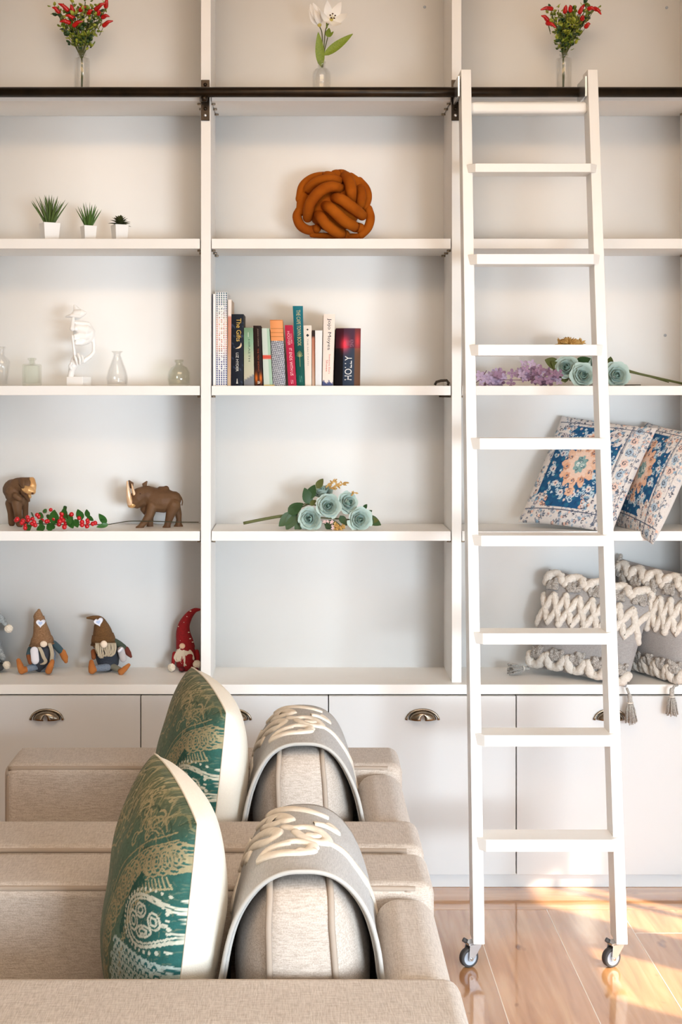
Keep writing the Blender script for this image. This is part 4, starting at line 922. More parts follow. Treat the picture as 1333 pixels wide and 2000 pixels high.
# berry branch
def HQ(zx, zy, dy=0.0): return W(20 + zx / 6.665, 975 + zy / 6.665, 4.53 + dy)
M_berry = mat('berry_red', (204, 24, 34), 0.3, coat=0.15, noi=(40, (178, 14, 24))); M_bleaf = mat('holly_green', (34, 82, 30), 0.4, noi=(50, (58, 108, 44)))
t = thing('berry_branch', 'branch of red berries with green leaves at the animal figurine feet', 'branch', (HQ(600, 0).x, 4.53, ZR[3]))
me_b = give(MB().ball((0, 0, 0), 1, 16, 10).mesh('berry'), M_berry)
for i, (x, y) in enumerate(((90, 262), (75, 275), (165, 285), (150, 310), (225, 235), (235, 270), (200, 350), (195, 375), (290, 255), (310, 300), (285, 320), (325, 338), (375, 230), (350, 205), (415, 275), (445, 160), (528, 138), (490, 285), (470, 290), (570, 250), (672, 190), (665, 240), (645, 290), (635, 325), (690, 275), (725, 318), (705, 362), (798, 198), (897, 245), (935, 297), (935, 335), (1005, 275), (1010, 300), (1000, 350), (1075, 320), (1105, 310))):
    r = random.Random(i); k = 0.0076 * r.uniform(0.88, 1.12) if y > 180 else 0.0062; p = HQ(x, y, r.uniform(-0.03, 0.0)); p.z = max(p.z, ZR[3] + k)
    inst('berry', me_b, t, Matrix.Translation(p) @ Matrix.Diagonal((k, k, k, 1)))
me_bl = give(leaf_mesh('berry_leaf', 0.62, 0.12, 0.22, 7, wav=0.1), M_bleaf)
for b, e, w in (((560, 330), (590, 120), 1.0), ((700, 250), (715, 90), 0.8), ((690, 130), (755, 95), 1.0), ((700, 250), (760, 180), 1.2), ((760, 250), (830, 390), 1.0), ((760, 200), (790, 340), 1.1), ((840, 260), (890, 380), 1.0), ((930, 270), (880, 115), 0.95), ((1010, 240), (1000, 115), 0.8), ((1000, 220), (1100, 290), 0.7), ((1250, 320), (1150, 175), 0.75), ((1280, 325), (1115, 370), 0.6), ((1240, 320), (1190, 250), 1.0), ((190, 395), (300, 340), 1.0), ((340, 400), (470, 385), 1.0), ((380, 330), (440, 270), 1.2), ((470, 385), (600, 320), 1.0), ((540, 390), (560, 290), 1.1), ((350, 190), (450, 250), 1.0), ((440, 130), (480, 190), 1.0), ((480, 250), (520, 190), 1.0), ((280, 210), (310, 180), 1.5), ((420, 400), (400, 300), 1.2)):
    p, q = HQ(*b, -0.005), HQ(*e, -0.02); p.z = max(p.z, ZR[3] + 0.003); q.z = max(q.z, ZR[3] + 0.003); put_leaf('leaf', me_bl, t, p, q, 1, width=w)
MB().tube(spline([HQ(100, 300, 0.01), HQ(600, 330, 0.01), HQ(1200, 330, 0.01), HQ(1340, 318, 0.01), HQ(1500, 292, 0.04), HQ(1600, 285, 0.06), HQ(1800, 286, 0.07), HQ(2100, 296, 0.07), HQ(2455, 300, 0.06)], 6), 0.0015, 6).build('wire_stem', M_stemd, t)

# ------------------------------------------------------------------ rust knot cushion
M_rust = mat('rust_velvet', (158, 80, 12), 0.8, spec=0.1, noi=[(22, (128, 56, 8)), (9, (172, 92, 18))])
KR = 0.122; kc = W(550 + 655 / 6.348, 310 + 575 / 6.348, 4.60)
t = thing('knot_cushion', 'rust velvet knotted ball cushion on the second shelf', 'cushion', (kc.x, kc.y, ZR[1]))
def KQ(zx, zy, out=1.0):
    s = 4.6 / F / 6.348; x, z = (zx - 655) * s, -(zy - 575) * s; q = max(0.0, (KR * 0.82) ** 2 - x * x - z * z)
    return Vector((kc.x + x, kc.y - math.sqrt(q) * out, kc.z + z))
def cord(pts, r, ends=(0.55, 0.55), e0=True):
    P = spline(pts, 6); n = len(P); C = []
    for i, (x, y) in enumerate(P):
        f = i / (n - 1); d = 1.0 - (1 - ends[0]) * max(0, 1 - f / 0.2) ** 2 - (1 - ends[1]) * max(0, (f - 0.8) / 0.2) ** 2; C.append(KQ(x, y, d))
    MB().capsule(C, [r * 1.9 * (0.9 + 0.1 * math.sin(math.pi * i / (n - 1))) for i in range(n)], 18).build('cord', M_rust, t)
rr = 0.0078
for pts, r in (([(225, 500), (265, 340), (380, 245), (520, 215), (640, 235)], 0.0078), ([(235, 660), (265, 480), (390, 340), (540, 285), (705, 290)], 0.0085), ([(325, 735), (355, 590), (460, 460), (590, 395), (715, 395)], 0.0098),
               ([(665, 205), (770, 205), (835, 310), (855, 420), (860, 520)], 0.0098), ([(860, 225), (945, 300), (985, 430), (975, 580)], 0.0085), ([(970, 270), (1050, 370), (1075, 480), (1045, 600)], 0.007),
               ([(655, 520), (760, 570), (880, 650), (1000, 710)], 0.0098), ([(545, 610), (660, 710), (800, 820), (975, 860)], 0.0098), ([(465, 720), (540, 830), (670, 920), (790, 945)], 0.0098),
               ([(225, 640), (195, 720), (240, 830), (340, 885), (440, 870)], 0.0085), ([(1080, 620), (1105, 730), (1075, 850), (990, 945)], 0.0078), ([(380, 945), (560, 955), (760, 965), (980, 955)], 0.0052)): cord(pts, r)
for k in range(7):                                    # the back of the ball
    a = k * math.pi / 7; pts = [kc + Vector((math.cos(a) * math.cos(q), 0.35 * 0 + abs(math.sin(q)) * 1.0, math.sin(a) * math.cos(q))) * KR * 0.62 for q in np.linspace(0.05, 3.09, 9)]
    for p in pts: p.z = max(p.z, ZR[1] + 0.014)
    MB().capsule(pts, 0.0125, 12).build('cord', M_rust, t)
MB().ball(kc + Vector((0, 0.012, -0.002)), (KR * 0.74, KR * 0.66, KR * 0.70), 20, 14).build('core', M_rust, t)

# ------------------------------------------------------------------ carved animals
M_brown = mat('carved_brown', (112, 82, 56), 0.6, spec=0.25, noi=[(18, (92, 64, 42)), (60, 0.8, (60, 60, 14))], bump=(70, 0.5, 0.004))
M_goldleaf = mat('gilded_horn', (222, 176, 118), 0.38, 0.35, noi=(30, (176, 126, 72)))
M_horn = mat('pale_gilded_horn', (238, 208, 176), 0.35, 0.25, noi=(26, (206, 160, 112)))
def ZQ(ox, oy, sc, Y): return lambda zx, zy, dy=0.0: W(ox + zx / sc, oy + zy / sc, Y + dy)
Q = ZQ(230, 920, 9.521, 4.64); u = 4.64 / F / 9.521
t = thing('rhino_figurine', 'brown carved rhinoceros with gilded horn walking left', 'figurine', (Q(760, 0).x, 4.64, ZR[3]))
mb = MB()
for path, rs in (([(1040, 520), (960, 530), (850, 550), (740, 545), (640, 490), (560, 440)], [150, 200, 228, 225, 205, 170]), ([(900, 330), (840, 380)], [60, 120]), ([(610, 470, 0), (500, 430, -.01), (400, 440, -.016)], [185, 165, 135]), ([(420, 450, -.016), (340, 520, -.022), (270, 590, -.026)], [150, 135, 92]), ([(440, 560, -.012), (360, 620, -.018)], [120, 80]),
                 ([(250, 560, -.026), (240, 640, -.026), (330, 630, -.022)], [60, 58, 60]), ([(640, 650, -.02), (590, 820, -.022), (500, 950, -.026), (420, 1040, -.028)], [105, 82, 64, 50]), ([(450, 1035, -.026), (370, 1055, -.03)], [44, 40]), ([(640, 700, .02), (600, 860, .02), (600, 1030, .02)], [95, 70, 62]), ([(560, 1050, .018), (640, 1050, .02)], [36, 36]),
                 ([(1040, 640, -.018), (975, 830, -.02), (935, 960, -.02), (920, 1030, -.02)], [135, 84, 62, 62]), ([(870, 1045, -.022), (950, 1045, -.02)], [38, 38]), ([(1080, 680, .02), (1130, 800, .02), (1140, 900, .018), (1130, 1010, .018)], [95, 66, 52, 68]), ([(1080, 1035, .016), (1180, 1030, .018)], [40, 40]), ([(520, 560, 0), (500, 720, 0), (540, 780, 0)], [110, 80, 60])):
    mb.capsule([Q(*p) for p in path], [r * u for r in rs], 14)
mb.build('body', M_brown, t, remesh=0.0024, smoothit=3)
MB().capsule([Q(*p) for p in spline([(232, 590, -.034), (205, 460, -.040), (190, 330, -.042), (178, 195, -.040)], 4)], [0.0112 - 0.0088 * (i / 12) ** 1.1 for i in range(13)], 12).build('horn', M_horn, t)
MB().capsule([Q(310, 440, -.036), Q(280, 330, -.038), Q(262, 240, -.036)], [0.0056, 0.004, 0.001], 10).build('horn', M_horn, t)
MB().ball(Q(262, 625, -.030), (0.0145, 0.0125, 0.0115), 14, 9).build('muzzle', M_goldleaf, t)
for c, s in (((500, 250, -.008), 1), ((255, 235, -.012), -1)):
    e = MB().capsule([Q(c[0], c[1] + 60, c[2]), Q(*c), Q(c[0] + 40 * s, c[1] - 50, c[2])], [0.006, 0.0085, 0.003], 10, flat=0.55, side=(0, 1, 0)).build('ear', M_brown, t)
MB().ball(Q(420, 420, -.042), 0.0022, 8, 6).build('eye', M_anther, t)
tail = MB().tube(spline([Q(1180, 480, 0), Q(1205, 560, 0), Q(1195, 640, 0)], 4), 0.0018, 6).build('tail', M_brown, t)

Q = ZQ(0, 915, 12.118, 4.665); u = 4.665 / F / 12.118
t = thing('animal_figurine', 'brown carved animal with gilded face standing at left edge', 'figurine', (Q(400, 0).x, 4.665, ZR[3]))
mb = MB()
for path, rs in (([(300, 460, .03), (290, 500, 0), (300, 560, -.02)], [215, 230, 200]), ([(330, 620, -.01), (420, 700, -.01), (480, 740, -.01)], [215, 190, 160]), ([(400, 400, -.02), (560, 385, -.03), (640, 390, -.03)], [180, 180, 170]), ([(480, 290, -.03), (680, 290, -.03)], [80, 84]),
                 ([(240, 820, .01), (265, 1050, .012), (280, 1290, .012)], [120, 88, 84]), ([(400, 820, -.03), (430, 1080, -.032), (450, 1300, -.034)], [130, 92, 84]), ([(590, 780, .0), (600, 1000, .005), (600, 1290, .005)], [90, 72, 74]), ([(430, 1340, -.04), (500, 1350, -.04)], [44, 44]), ([(560, 560, -.04), (640, 660, -.03), (680, 760, -.02)], [80, 60, 40]), ([(360, 640, -.05), (470, 720, -.05)], [70, 60])):
    mb.capsule([Q(*p) for p in path], [r * u for r in rs], 14)
mb.build('body', M_brown, t, remesh=0.0028, smoothit=2)
mb = MB()
for path, rs in (([(750, 285, -.03), (765, 400, -.035), (760, 500, -.035)], [85, 102, 95]), ([(590, 480, -.052), (680, 520, -.055), (770, 545, -.05)], [85, 95, 80]), ([(700, 260, -.02), (700, 420, -.03)], [60, 90]), ([(690, 620, -.04), (715, 680, -.04)], [45, 35])): mb.capsule([Q(*p) for p in path], [r * u for r in rs], 14)
mb.build('gilded_face', M_goldleaf, t, remesh=0.0025, smoothit=2)
for x, y in ((620, 610), (770, 590)): MB().ball(Q(x, y, -.078 if x < 700 else -.07), (0.0042, 0.003, 0.003), 8, 6).build('eye', M_anther, t)
MB().capsule([Q(470, 260, -.04), Q(520, 330, -.06), Q(540, 420, -.062)], [0.008, 0.013, 0.008], 10, flat=0.4, side=(0, 1, 0)).build('ear', M_brown, t)

# ------------------------------------------------------------------ white bust with a finger to its lips
M_plaster = mat('white_plaster', (246, 245, 243), 0.35)
Q = ZQ(110, 580, 11.111, 4.60); u = 4.60 / F / 11.111
t = thing('bust_sculpture', 'white abstract bust holding one finger to its lips', 'sculpture', (Q(480, 0).x, 4.60, Z3))
a0 = math.radians(40); cx = Q(490, 0).x; hw = 0.0295
q = [(cx + hw * 1.414 * math.cos(a0 + math.pi / 2 * k - math.pi / 4 + 0.55), 4.60 + hw * 1.414 * math.sin(a0 + math.pi / 2 * k - math.pi / 4 + 0.55)) for k in range(4)]
MB().prism(q, Z3, Q(0, 1735).z).build('base', M_plaster, t, smooth=False, bevel=0.001)
mb = MB()                                             # hat: a soft crown and brim
mb.capsule([Q(440, 380), Q(460, 300), Q(400, 190)], [125 * u, 100 * u, 30 * u], 16, flat=0.8, side=(0, 1, 0)).capsule([Q(420, 360, -.01), Q(560, 340, -.012), Q(620, 345, -.01)], [80 * u, 72 * u, 40 * u], 12)
mb.capsule([Q(210, 430, -.004), Q(330, 405, -.012), Q(520, 420, -.014), Q(600, 380, -.008)], [22 * u, 48 * u, 48 * u, 28 * u], 12, flat=1.6, side=(0, 1, 0)); mb.build('hat', M_plaster, t, remesh=0.0018, smoothit=4)
mb = MB()                                             # half face in three-quarter view, open at the back
mb.capsule([Q(365, 470, -.020), Q(355, 590, -.026), Q(345, 690, -.034)], [38 * u, 46 * u, 58 * u], 12).ball(Q(420, 700, -.022), (50 * u, 50 * u, 42 * u), 12, 8)
mb.capsule([Q(430, 560, -.014), Q(560, 590, -.008), Q(680, 610, 0.0)], [42 * u, 72 * u, 75 * u], 14)
mb.capsule([Q(480, 680, -.012), Q(640, 720, -.006), Q(760, 760, .008)], [95 * u, 130 * u, 90 * u], 16).capsule([Q(480, 860, -.012), Q(620, 860, -.006), Q(760, 820, .006)], [82 * u, 110 * u, 85 * u], 16)
mb.capsule([Q(400, 835, -.026), Q(470, 830, -.022)], [32 * u, 28 * u], 10).capsule([Q(400, 905, -.025), Q(470, 905, -.021)], [36 * u, 30 * u], 10).capsule([Q(430, 1000, -.018), Q(520, 1000, -.013), Q(640, 950, -.004)], [52 * u, 60 * u, 70 * u], 12)
mb.ball(Q(600, 790, .004), (235 * u, 0.020, 255 * u), 24, 16).ball(Q(560, 940, -.002), (150 * u, 0.018, 120 * u), 18, 12)
mb.capsule([Q(800, 880, .008), Q(815, 1050, .008), Q(815, 1190, .006)], [45 * u, 40 * u, 42 * u], 10).capsule([Q(815, 1200, .006), Q(740, 1290, .0), Q(600, 1390, -.008)], [44 * u, 48 * u, 55 * u], 10); mb.build('face', M_plaster, t, remesh=0.0016, smoothit=3)
hd = MB(); hd.ball(Q(420, 1400, -.02), (115 * u, 70 * u, 130 * u), 14, 10).capsule([Q(380, 1480, -.018), Q(330, 1600, -.012), Q(310, 1730, -.006)], [95 * u, 72 * u, 66 * u], 14)
hd.build('hand', M_plaster, t, remesh=0.0016, smoothit=2)
h = t.children[-1]
for pts, r in (([(395, 1340, -.03), (395, 1200, -.034), (370, 1020, -.036), (350, 850, -.036)], 33), ([(400, 1290, -.040), (430, 1370, -.044), (450, 1460, -.036)], 31), ([(470, 1240, -.036), (510, 1340, -.042), (515, 1450, -.034)], 30), ([(560, 1280, -.028), (580, 1360, -.034), (555, 1430, -.028)], 27), ([(330, 1440, -.038), (290, 1500, -.034), (320, 1560, -.026)], 32)):
    MB().capsule([Q(*p) for p in spline(pts, 4)], [r * u * (1 - 0.2 * i / (4 * (len(pts) - 1))) for i in range(4 * (len(pts) - 1) + 1)], 10).build('finger', M_plaster, h)

# ------------------------------------------------------------------ cloth gnomes
M_denim = mat('denim_blue', (122, 140, 162), 0.9, weave=(700, (96, 112, 134)), noi=(14, (150, 158, 168))); M_slate = mat('slate_cloth', (62, 68, 80), 0.9, weave=(700, (46, 52, 62)))
M_hat = mat('brown_knit', (142, 106, 74), 0.95, weave=(500, (112, 80, 52)), noi=(30, (156, 122, 90))); M_hatd = mat('umber_knit', (112, 78, 42), 0.95, weave=(500, (86, 58, 28)))
M_boot = mat('tan_felt', (188, 120, 60), 0.9, noi=(30, (166, 98, 44))); M_mitt = mat('brown_felt', (132, 74, 38), 0.9); M_sole = mat('boot_sole', (112, 74, 40), 0.9)
M_nose = mat('pale_wood', (240, 222, 202), 0.5); M_heart = mat('white_felt', (226, 226, 236), 0.9); M_heartb = mat('blue_stitch', (176, 194, 226), 0.9)
M_beard = mat('cream_yarn', (206, 194, 172), 0.95, noi=(90, (158, 146, 126), (200, 200, 30))); M_beard2 = mat('white_beard', (232, 222, 206), 0.95, noi=(90, (196, 180, 156), (200, 200, 30)))
M_redk = mat('red_knit', (150, 12, 20), 0.9, weave=(600, (116, 6, 14))); M_wine = mat('wine_felt', (96, 8, 22), 0.9); M_pom = mat('cream_pompom', (238, 226, 208), 0.95, bump=(400, 0.9, 0.004)); M_greyk = mat('grey_knit', (104, 112, 116), 0.95, weave=(420, (170, 176, 178)), noi=(60, (70, 78, 82)))
M_teal = mat('dark_teal_sleeve', (58, 82, 92), 0.9)
def heart(p, s, tilt, parent):
    T = np.linspace(0, 2 * math.pi, 26)[:-1]; pts = [(s * math.sin(a) ** 3, s * (0.81 * math.cos(a) - 0.31 * math.cos(2 * a) - 0.12 * math.cos(3 * a) - 0.06 * math.cos(4 * a))) for a in T]
    def mk(k, y0, y1):
        P = [(p.x + (x * math.cos(tilt) - z * math.sin(tilt)) * k, p.z + (x * math.sin(tilt) + z * math.cos(tilt)) * k) for x, z in pts]; n = len(P)
        return MB().add([(x, p.y - y0, z) for x, z in P] + [(x, p.y - y1, z) for x, z in P], [tuple(range(n)), tuple(range(n, 2 * n))[::-1]] + [(i, i + n, (i + 1) % n + n, (i + 1) % n) for i in range(n)])
    h = mk(1.0, -0.012, 0.003).build('heart_patch', M_heart, parent, smooth=False, bevel=0.0006); mk(0.5, 0.002, 0.0036).build('stitching', M_heartb, h, smooth=False)
def yarn(parent, Q, strands, r, m, name='beard'):
    mb = MB()
    for s in strands: mb.tube([Q(*p) for p in spline(s, 4)], r, 6)
    return tag(mb.build(name, m, parent), kind='stuff')
def pom(c, r, parent, m=None):
    mb = MB(); R = random.Random(int(abs(c.x) * 1e4)); mb.ball(c, r * 0.86, 14, 10)
    for k in range(60):
        z = 1 - 2 * (k + 0.5) / 60; a = k * 2.4; d = Vector((math.sqrt(1 - z * z) * math.cos(a), math.sqrt(1 - z * z) * math.sin(a), z)); mb.ball(c + d * r * 0.84, r * R.uniform(0.16, 0.24), 6, 4)
    return mb.build('pompom', m or M_pom, parent, remesh=r * 0.11, smoothit=1)
# gnome in denim with its heart upright
Q = ZQ(20, 1180, 10.664, 4.68); u = 4.68 / F / 10.664
t = thing('gnome_doll', 'seated cloth gnome with upright brown hat and blue body', 'doll', (Q(680, 0).x, 4.68, zc), 'gnome dolls on the counter')
MB().capsule([Q(690, 1180, 0), Q(690, 1050, .002), Q(680, 860, .004)], [248 * u, 268 * u, 190 * u], 20, flat=0.8, side=(0, 1, 0)).build('body', M_denim, t)
MB().capsule([Q(690, 1000, -.026), Q(640, 1200, -.032), Q(600, 1330, -.02)], [150 * u, 170 * u, 90 * u], 14, flat=0.6, side=(0, 1, 0)).build('vest', M_slate, t)
hat = MB().tube([Q(*p) for p in spline([(660, 800, 0), (655, 620, 0), (625, 450, 0), (600, 260, 0)], 4)], [238 * u * (1 - 0.55 * (i / 12) ** 0.8) for i in range(13)], 20).build('hat', M_hat, t)
MB().capsule([Q(585, 262, 0), Q(590, 200, -.002), Q(598, 130, 0)], [104 * u, 82 * u, 34 * u], 16).build('hat_tip', M_hat, hat)
mb = MB(); mb.tube([Q(655, 640, 0), Q(662, 700, 0), Q(668, 830, 0)], [178 * u, 222 * u, 262 * u], 24).build('hat_brim', M_hat, hat)
MB().tube([Q(668, 830, 0) + Vector((math.cos(a) * 262 * u, math.sin(a) * 262 * u, 0.1 * math.cos(a) * 262 * u * 0.9)) for a in np.linspace(0, 6.283, 25)[:-1]], 0.0024, 6, closed=True).build('brim_hem', M_hat, hat)
heart(Q(632, 395, -.0215), 90 * u, 0.0, hat); MB().ball(Q(695, 832, -.045), (74 * u, 60 * u, 66 * u), 14, 10).build('nose', M_nose, t)
yarn(t, Q, [[(590 + d, 880, -.038), (650 + d, 990, -.044), (690 + d, 1100, -.046), (735 + d, 1190, -.046), (690 + d, 1240, -.046), (630, 1240, -.044)] for d in (-14, 4, 22)] + [[(810 + d, 820, -.034), (850 + d, 930, -.040), (868 + d, 1060, -.043), (850 + d, 1180, -.042)] for d in (-14, 6, 26)], 0.0034, M_beard, 'braids')
MB().capsule([Q(500, 970, -.046), Q(520, 1170, -.048)], [84 * u, 84 * u], 14, flat=0.6, side=(0, 1, 0)).build('pouch', M_heart, t)
MB().capsule([Q(430, 940, -.01), Q(395, 1050, -.03)], [70 * u, 66 * u], 12).build('arm', M_teal, t); MB().capsule([Q(390, 1080, -.034), Q(420, 1210, -.04)], [56 * u, 48 * u], 12).build('mitten', M_mitt, t)
MB().capsule([Q(905, 820, .0), Q(985, 900, -.005), Q(1060, 980, -.008)], [66 * u, 72 * u, 66 * u], 12).build('arm', M_teal, t); MB().capsule([Q(1090, 1010, -.01), Q(1140, 1120, -.012), Q(1160, 1190, -.012)], [74 * u, 72 * u, 42 * u], 12, flat=0.7, side=(0, 1, 0)).build('mitten', M_boot, t)
def boot(Q, heel, toe, ankle, w, parent, leg=None, legm=None):
    b = MB(); b.capsule([Q(*heel), Q((heel[0] + toe[0]) / 2, (heel[1] + toe[1]) / 2, (heel[2] + toe[2]) / 2), Q(*toe)], [w, w * 0.92, w * 0.62], 14).capsule([Q(*heel), Q(*ankle)], [w, w * 0.8], 12)
    bo = b.build('boot', M_boot, parent, remesh=0.0022, smoothit=2)
    if leg: MB().capsule([Q(*ankle), Q(*leg)], [w * 0.92, w * 1.05], 12).build('leg', legm, parent)
boot(Q, (240, 1385, -.055), (170, 1170, -.058), (370, 1345, -.045), 74 * u, t, (560, 1290, -.02), M_denim)
boot(Q, (800, 1390, -.062), (880, 1190, -.064), (810, 1340, -.04), 72 * u, t, (800, 1280, -.015), M_denim)
# gnome with drooping hat tip
Q = ZQ(160, 1190, 12.118, 4.68); u = 4.68 / F / 12.118
t = thing('gnome_doll', 'seated cloth gnome with hat tip drooping left', 'doll', (Q(640, 0).x, 4.68, zc), 'gnome dolls on the counter')
MB().capsule([Q(620, 1200, 0), Q(610, 1080, 0), Q(580, 880, 0)], [270 * u, 290 * u, 240 * u], 20, flat=0.8, side=(0, 1, 0)).build('body', M_slate, t)
hat = MB().capsule([Q(*p) for p in spline([(510, 760, 0), (490, 560, 0), (455, 400, 0), (410, 270, 0), (300, 205, -.004), (130, 205, -.006)], 4)], [270 * u * v for v in np.interp(np.linspace(0, 1, 21), [0, 0.25, 0.45, 0.62, 0.8, 1], [1.0, 0.82, 0.62, 0.42, 0.22, 0.09])], 20).build('hat', M_hatd, t)
MB().tube([Q(495, 590, 0), Q(505, 690, 0), Q(515, 800, 0)], [254 * u, 284 * u, 296 * u], 24, side=(0, 1, 0)).build('hat_brim', M_hatd, hat)
MB().tube([Q(515, 800, 0) + Vector((math.cos(a) * 296 * u, math.sin(a) * 296 * u, 0.12 * math.cos(a) * 296 * u)) for a in np.linspace(0, 6.283, 25)[:-1]], 0.0024, 6, closed=True).build('brim_hem', M_hatd, hat)
heart(Q(395, 300, -.026), 104 * u, 0.3, hat); MB().ball(Q(520, 828, -.054), (84 * u, 70 * u, 86 * u), 14, 10).build('nose', M_nose, t)
R = random.Random(2); yarn(t, Q, [[(330 + 26 * k, 800, -.042), (320 + 27 * k + R.uniform(-20, 20), 930, -.052), (360 + 22 * k + R.uniform(-30, 30), 1060 + R.uniform(-40, 40), -.052), (420 + 10 * k + R.uniform(-40, 40), 1110 + 50 * math.sin(k * 0.35), -.05)] for k in range(19)], 0.0021, M_beard)
R = random.Random(21); yarn(t, Q, [[(340 + 28 * k, 800, -.040), (330 + 29 * k + R.uniform(-20, 20), 930, -.0495), (365 + 24 * k + R.uniform(-30, 30), 1050 + R.uniform(-50, 50), -.050), (440 + 12 * k + R.uniform(-60, 60), 1090 + 60 * math.sin(k * 0.35), -.048)] for k in range(17)], 0.0018, mat('taupe_yarn', (150, 134, 110), 0.95), 'beard_dark_strands')  # darker taupe strands that streak the beard
MB().capsule([Q(770, 760, 0), Q(880, 830, -.005), Q(990, 900, -.008)], [78 * u, 84 * u, 70 * u], 12).build('arm', mat('dark_green_sleeve', (62, 72, 60), 0.9), t); MB().capsule([Q(1050, 950, -.008), Q(1110, 1050, -.01), Q(1160, 1120, -.012)], [72 * u, 66 * u, 32 * u], 12, flat=0.7, side=(0, 1, 0)).build('mitten', mat('maroon_felt', (102, 44, 32), 0.9), t)
MB().capsule([Q(275, 1000, -.02), Q(280, 1140, -.03)], [62 * u, 54 * u], 12).build('mitten', M_mitt, t)
MB().capsule([Q(925, 970, -.03), Q(980, 1170, -.034)], [86 * u, 82 * u], 14, flat=0.6, side=(0, 1, 0)).build('pouch', mat('grey_felt', (186, 182, 184), 0.9), t); MB().capsule([Q(880, 990, -.05), Q(940, 940, -.05)], [34 * u, 36 * u], 10).build('pouch_flap', M_heart, t)
boot(Q, (240, 1450, -.06), (225, 1240, -.062), (340, 1400, -.05), 86 * u, t, (600, 1370, -.025), M_denim)
boot(Q, (930, 1490, -.055), (1110, 1320, -.058), (900, 1440, -.04), 72 * u, t, (740, 1360, -.02), mat('sage_trouser', (128, 128, 116), 0.9))
# red gnome
Q = ZQ(310, 1175, 13.79, 4.695); u = 4.695 / F / 13.79
t = thing('gnome_doll', 'small gnome with spotted red hat and white beard beside upright', 'doll', (Q(720, 0).x, 4.695, zc), 'gnome dolls on the counter')
MB().capsule([Q(740, 1600, 0), Q(740, 1420, 0), Q(720, 1200, 0)], [290 * u, 300 * u, 210 * u], 20, flat=0.85, side=(0, 1, 0)).build('body', M_redk, t)
hp = spline([(725, 1230, 0), (700, 1060, 0), (665, 860, 0), (680, 650, 0), (760, 470, 0), (860, 330, 0), (980, 235, 0), (1100, 215, 0)], 4)
hr = [u * v for v in np.interp(np.linspace(0, 1, len(hp)), [0, 0.14, 0.3, 0.46, 0.6, 0.74, 0.87, 1], [255, 232, 192, 152, 120, 92, 62, 34])]
hat = MB().capsule([Q(*p) for p in hp], hr, 20).build('hat', M_redk, t)
for x, y, dy in ((860, 258, -.008), (770, 405, -.0105), (685, 560, -.014), (545, 670, -.010), (668, 740, -.0172), (812, 828, -.014), (555, 865, -.0155), (700, 922, -.0205), (850, 998, -.0175), (600, 1052, -.022), (735, 1088, -.0235), (920, 1090, -.0165)):
    MB().ball(Q(x, y, dy - 0.0015), (0.0034, 0.002, 0.0019), 8, 6).build('knit_spot', M_pom, hat)
MB().ball(Q(640, 1195, -.028), (82 * u, 70 * u, 76 * u), 14, 10).build('nose', mat('peach_nose', (224, 190, 160), 0.9), t)
R = random.Random(5); MB().ball(Q(690, 1420, -.016), (235 * u, 120 * u, 235 * u), 18, 12).build('beard_pad', M_beard2, t)
yarn(t, Q, [[(690 + 7 * k, 1230, -.026), (690 + 20 * k, 1390, -.031 + abs(k) * 0.0009), (690 + 25 * k + R.uniform(-20, 20), 1540, -.030 + abs(k) * 0.001), (690 + 22 * k + R.uniform(-30, 30), 1730 - abs(k) * 16 + R.uniform(-40, 40), -.028 + abs(k) * 0.001)] for k in range(-11, 12)], 0.0026, M_beard2)
pom(Q(350, 1775, -.03), 112 * u, t); pom(Q(1035, 1690, -.034), 118 * u, t)
MB().capsule([Q(430, 1400, -.008), Q(400, 1550, -.016), Q(390, 1680, -.022)], [60 * u, 52 * u, 46 * u], 10).build('arm', M_redk, t); MB().capsule([Q(1030, 1350, -.008), Q(1060, 1480, -.016), Q(1060, 1600, -.024)], [62 * u, 56 * u, 48 * u], 10).build('arm', M_redk, t)
for x in (640, 950): MB().capsule([Q(x, 1800, -.01), Q(x + (-30 if x < 800 else 60), 1822, -.04)], [80 * u, 72 * u], 12, flat=0.8, side=(0, 0, 1)).build('boot', M_wine, t)
# grey knitted gnome cut by the picture edge
P_ = lambda x, y, dy=0.0: W(x, y, 4.69 + dy)
t = thing('gnome_doll', 'grey knitted gnome mostly outside the left picture edge, pompom drooping', 'doll', (P_(-18, 0).x, 4.69, zc), 'gnome dolls on the counter')
k = 4.69 / F
MB().capsule([P_(-20, 1290), P_(-20, 1275), P_(-20, 1255)], [24 * k, 26 * k, 20 * k], 18, flat=0.85, side=(0, 1, 0)).build('body', M_greyk, t)
hat = MB().capsule([P_(*q) for q in spline([(-21, 1262, 0), (-22, 1240, 0), (-20, 1218, 0), (-11, 1205, -.004), (1, 1208, -.006), (11, 1219, -.008)], 4)], [k * v for v in np.interp(np.linspace(0, 1, 21), [0, 0.25, 0.5, 0.75, 1], [23, 18, 13, 8, 4.5])], 18).build('hat', M_greyk, t)
pom(P_(17, 1228, -.010), 8.5 * k, hat); pom(P_(13, 1299, -.04), 8 * k, t)
MB().capsule([P_(-3, 1268, -.01), P_(6, 1285, -.03)], [7 * k, 6 * k], 10).build('arm', M_greyk, t); MB().ball(P_(-22, 1266, -.042), 5 * k, 10, 7).build('nose', M_nose, t)
for x in (-32, 0): MB().capsule([P_(x, 1300, -.01), P_(x, 1304, -.045)], [8 * k, 8 * k], 10, flat=0.8, side=(0, 0, 1)).build('boot', mat('black_felt', (52, 52, 54), 0.9), t)
R = random.Random(6); yarn(t, P_, [[(-22 + 0.6 * q, 1268, -.04), (-22 + 1.8 * q, 1282, -.046), (-22 + 2 * q + R.uniform(-1, 1), 1298 - abs(q) * 0.6, -.044)] for q in range(-7, 8)], 0.0024, M_beard2)

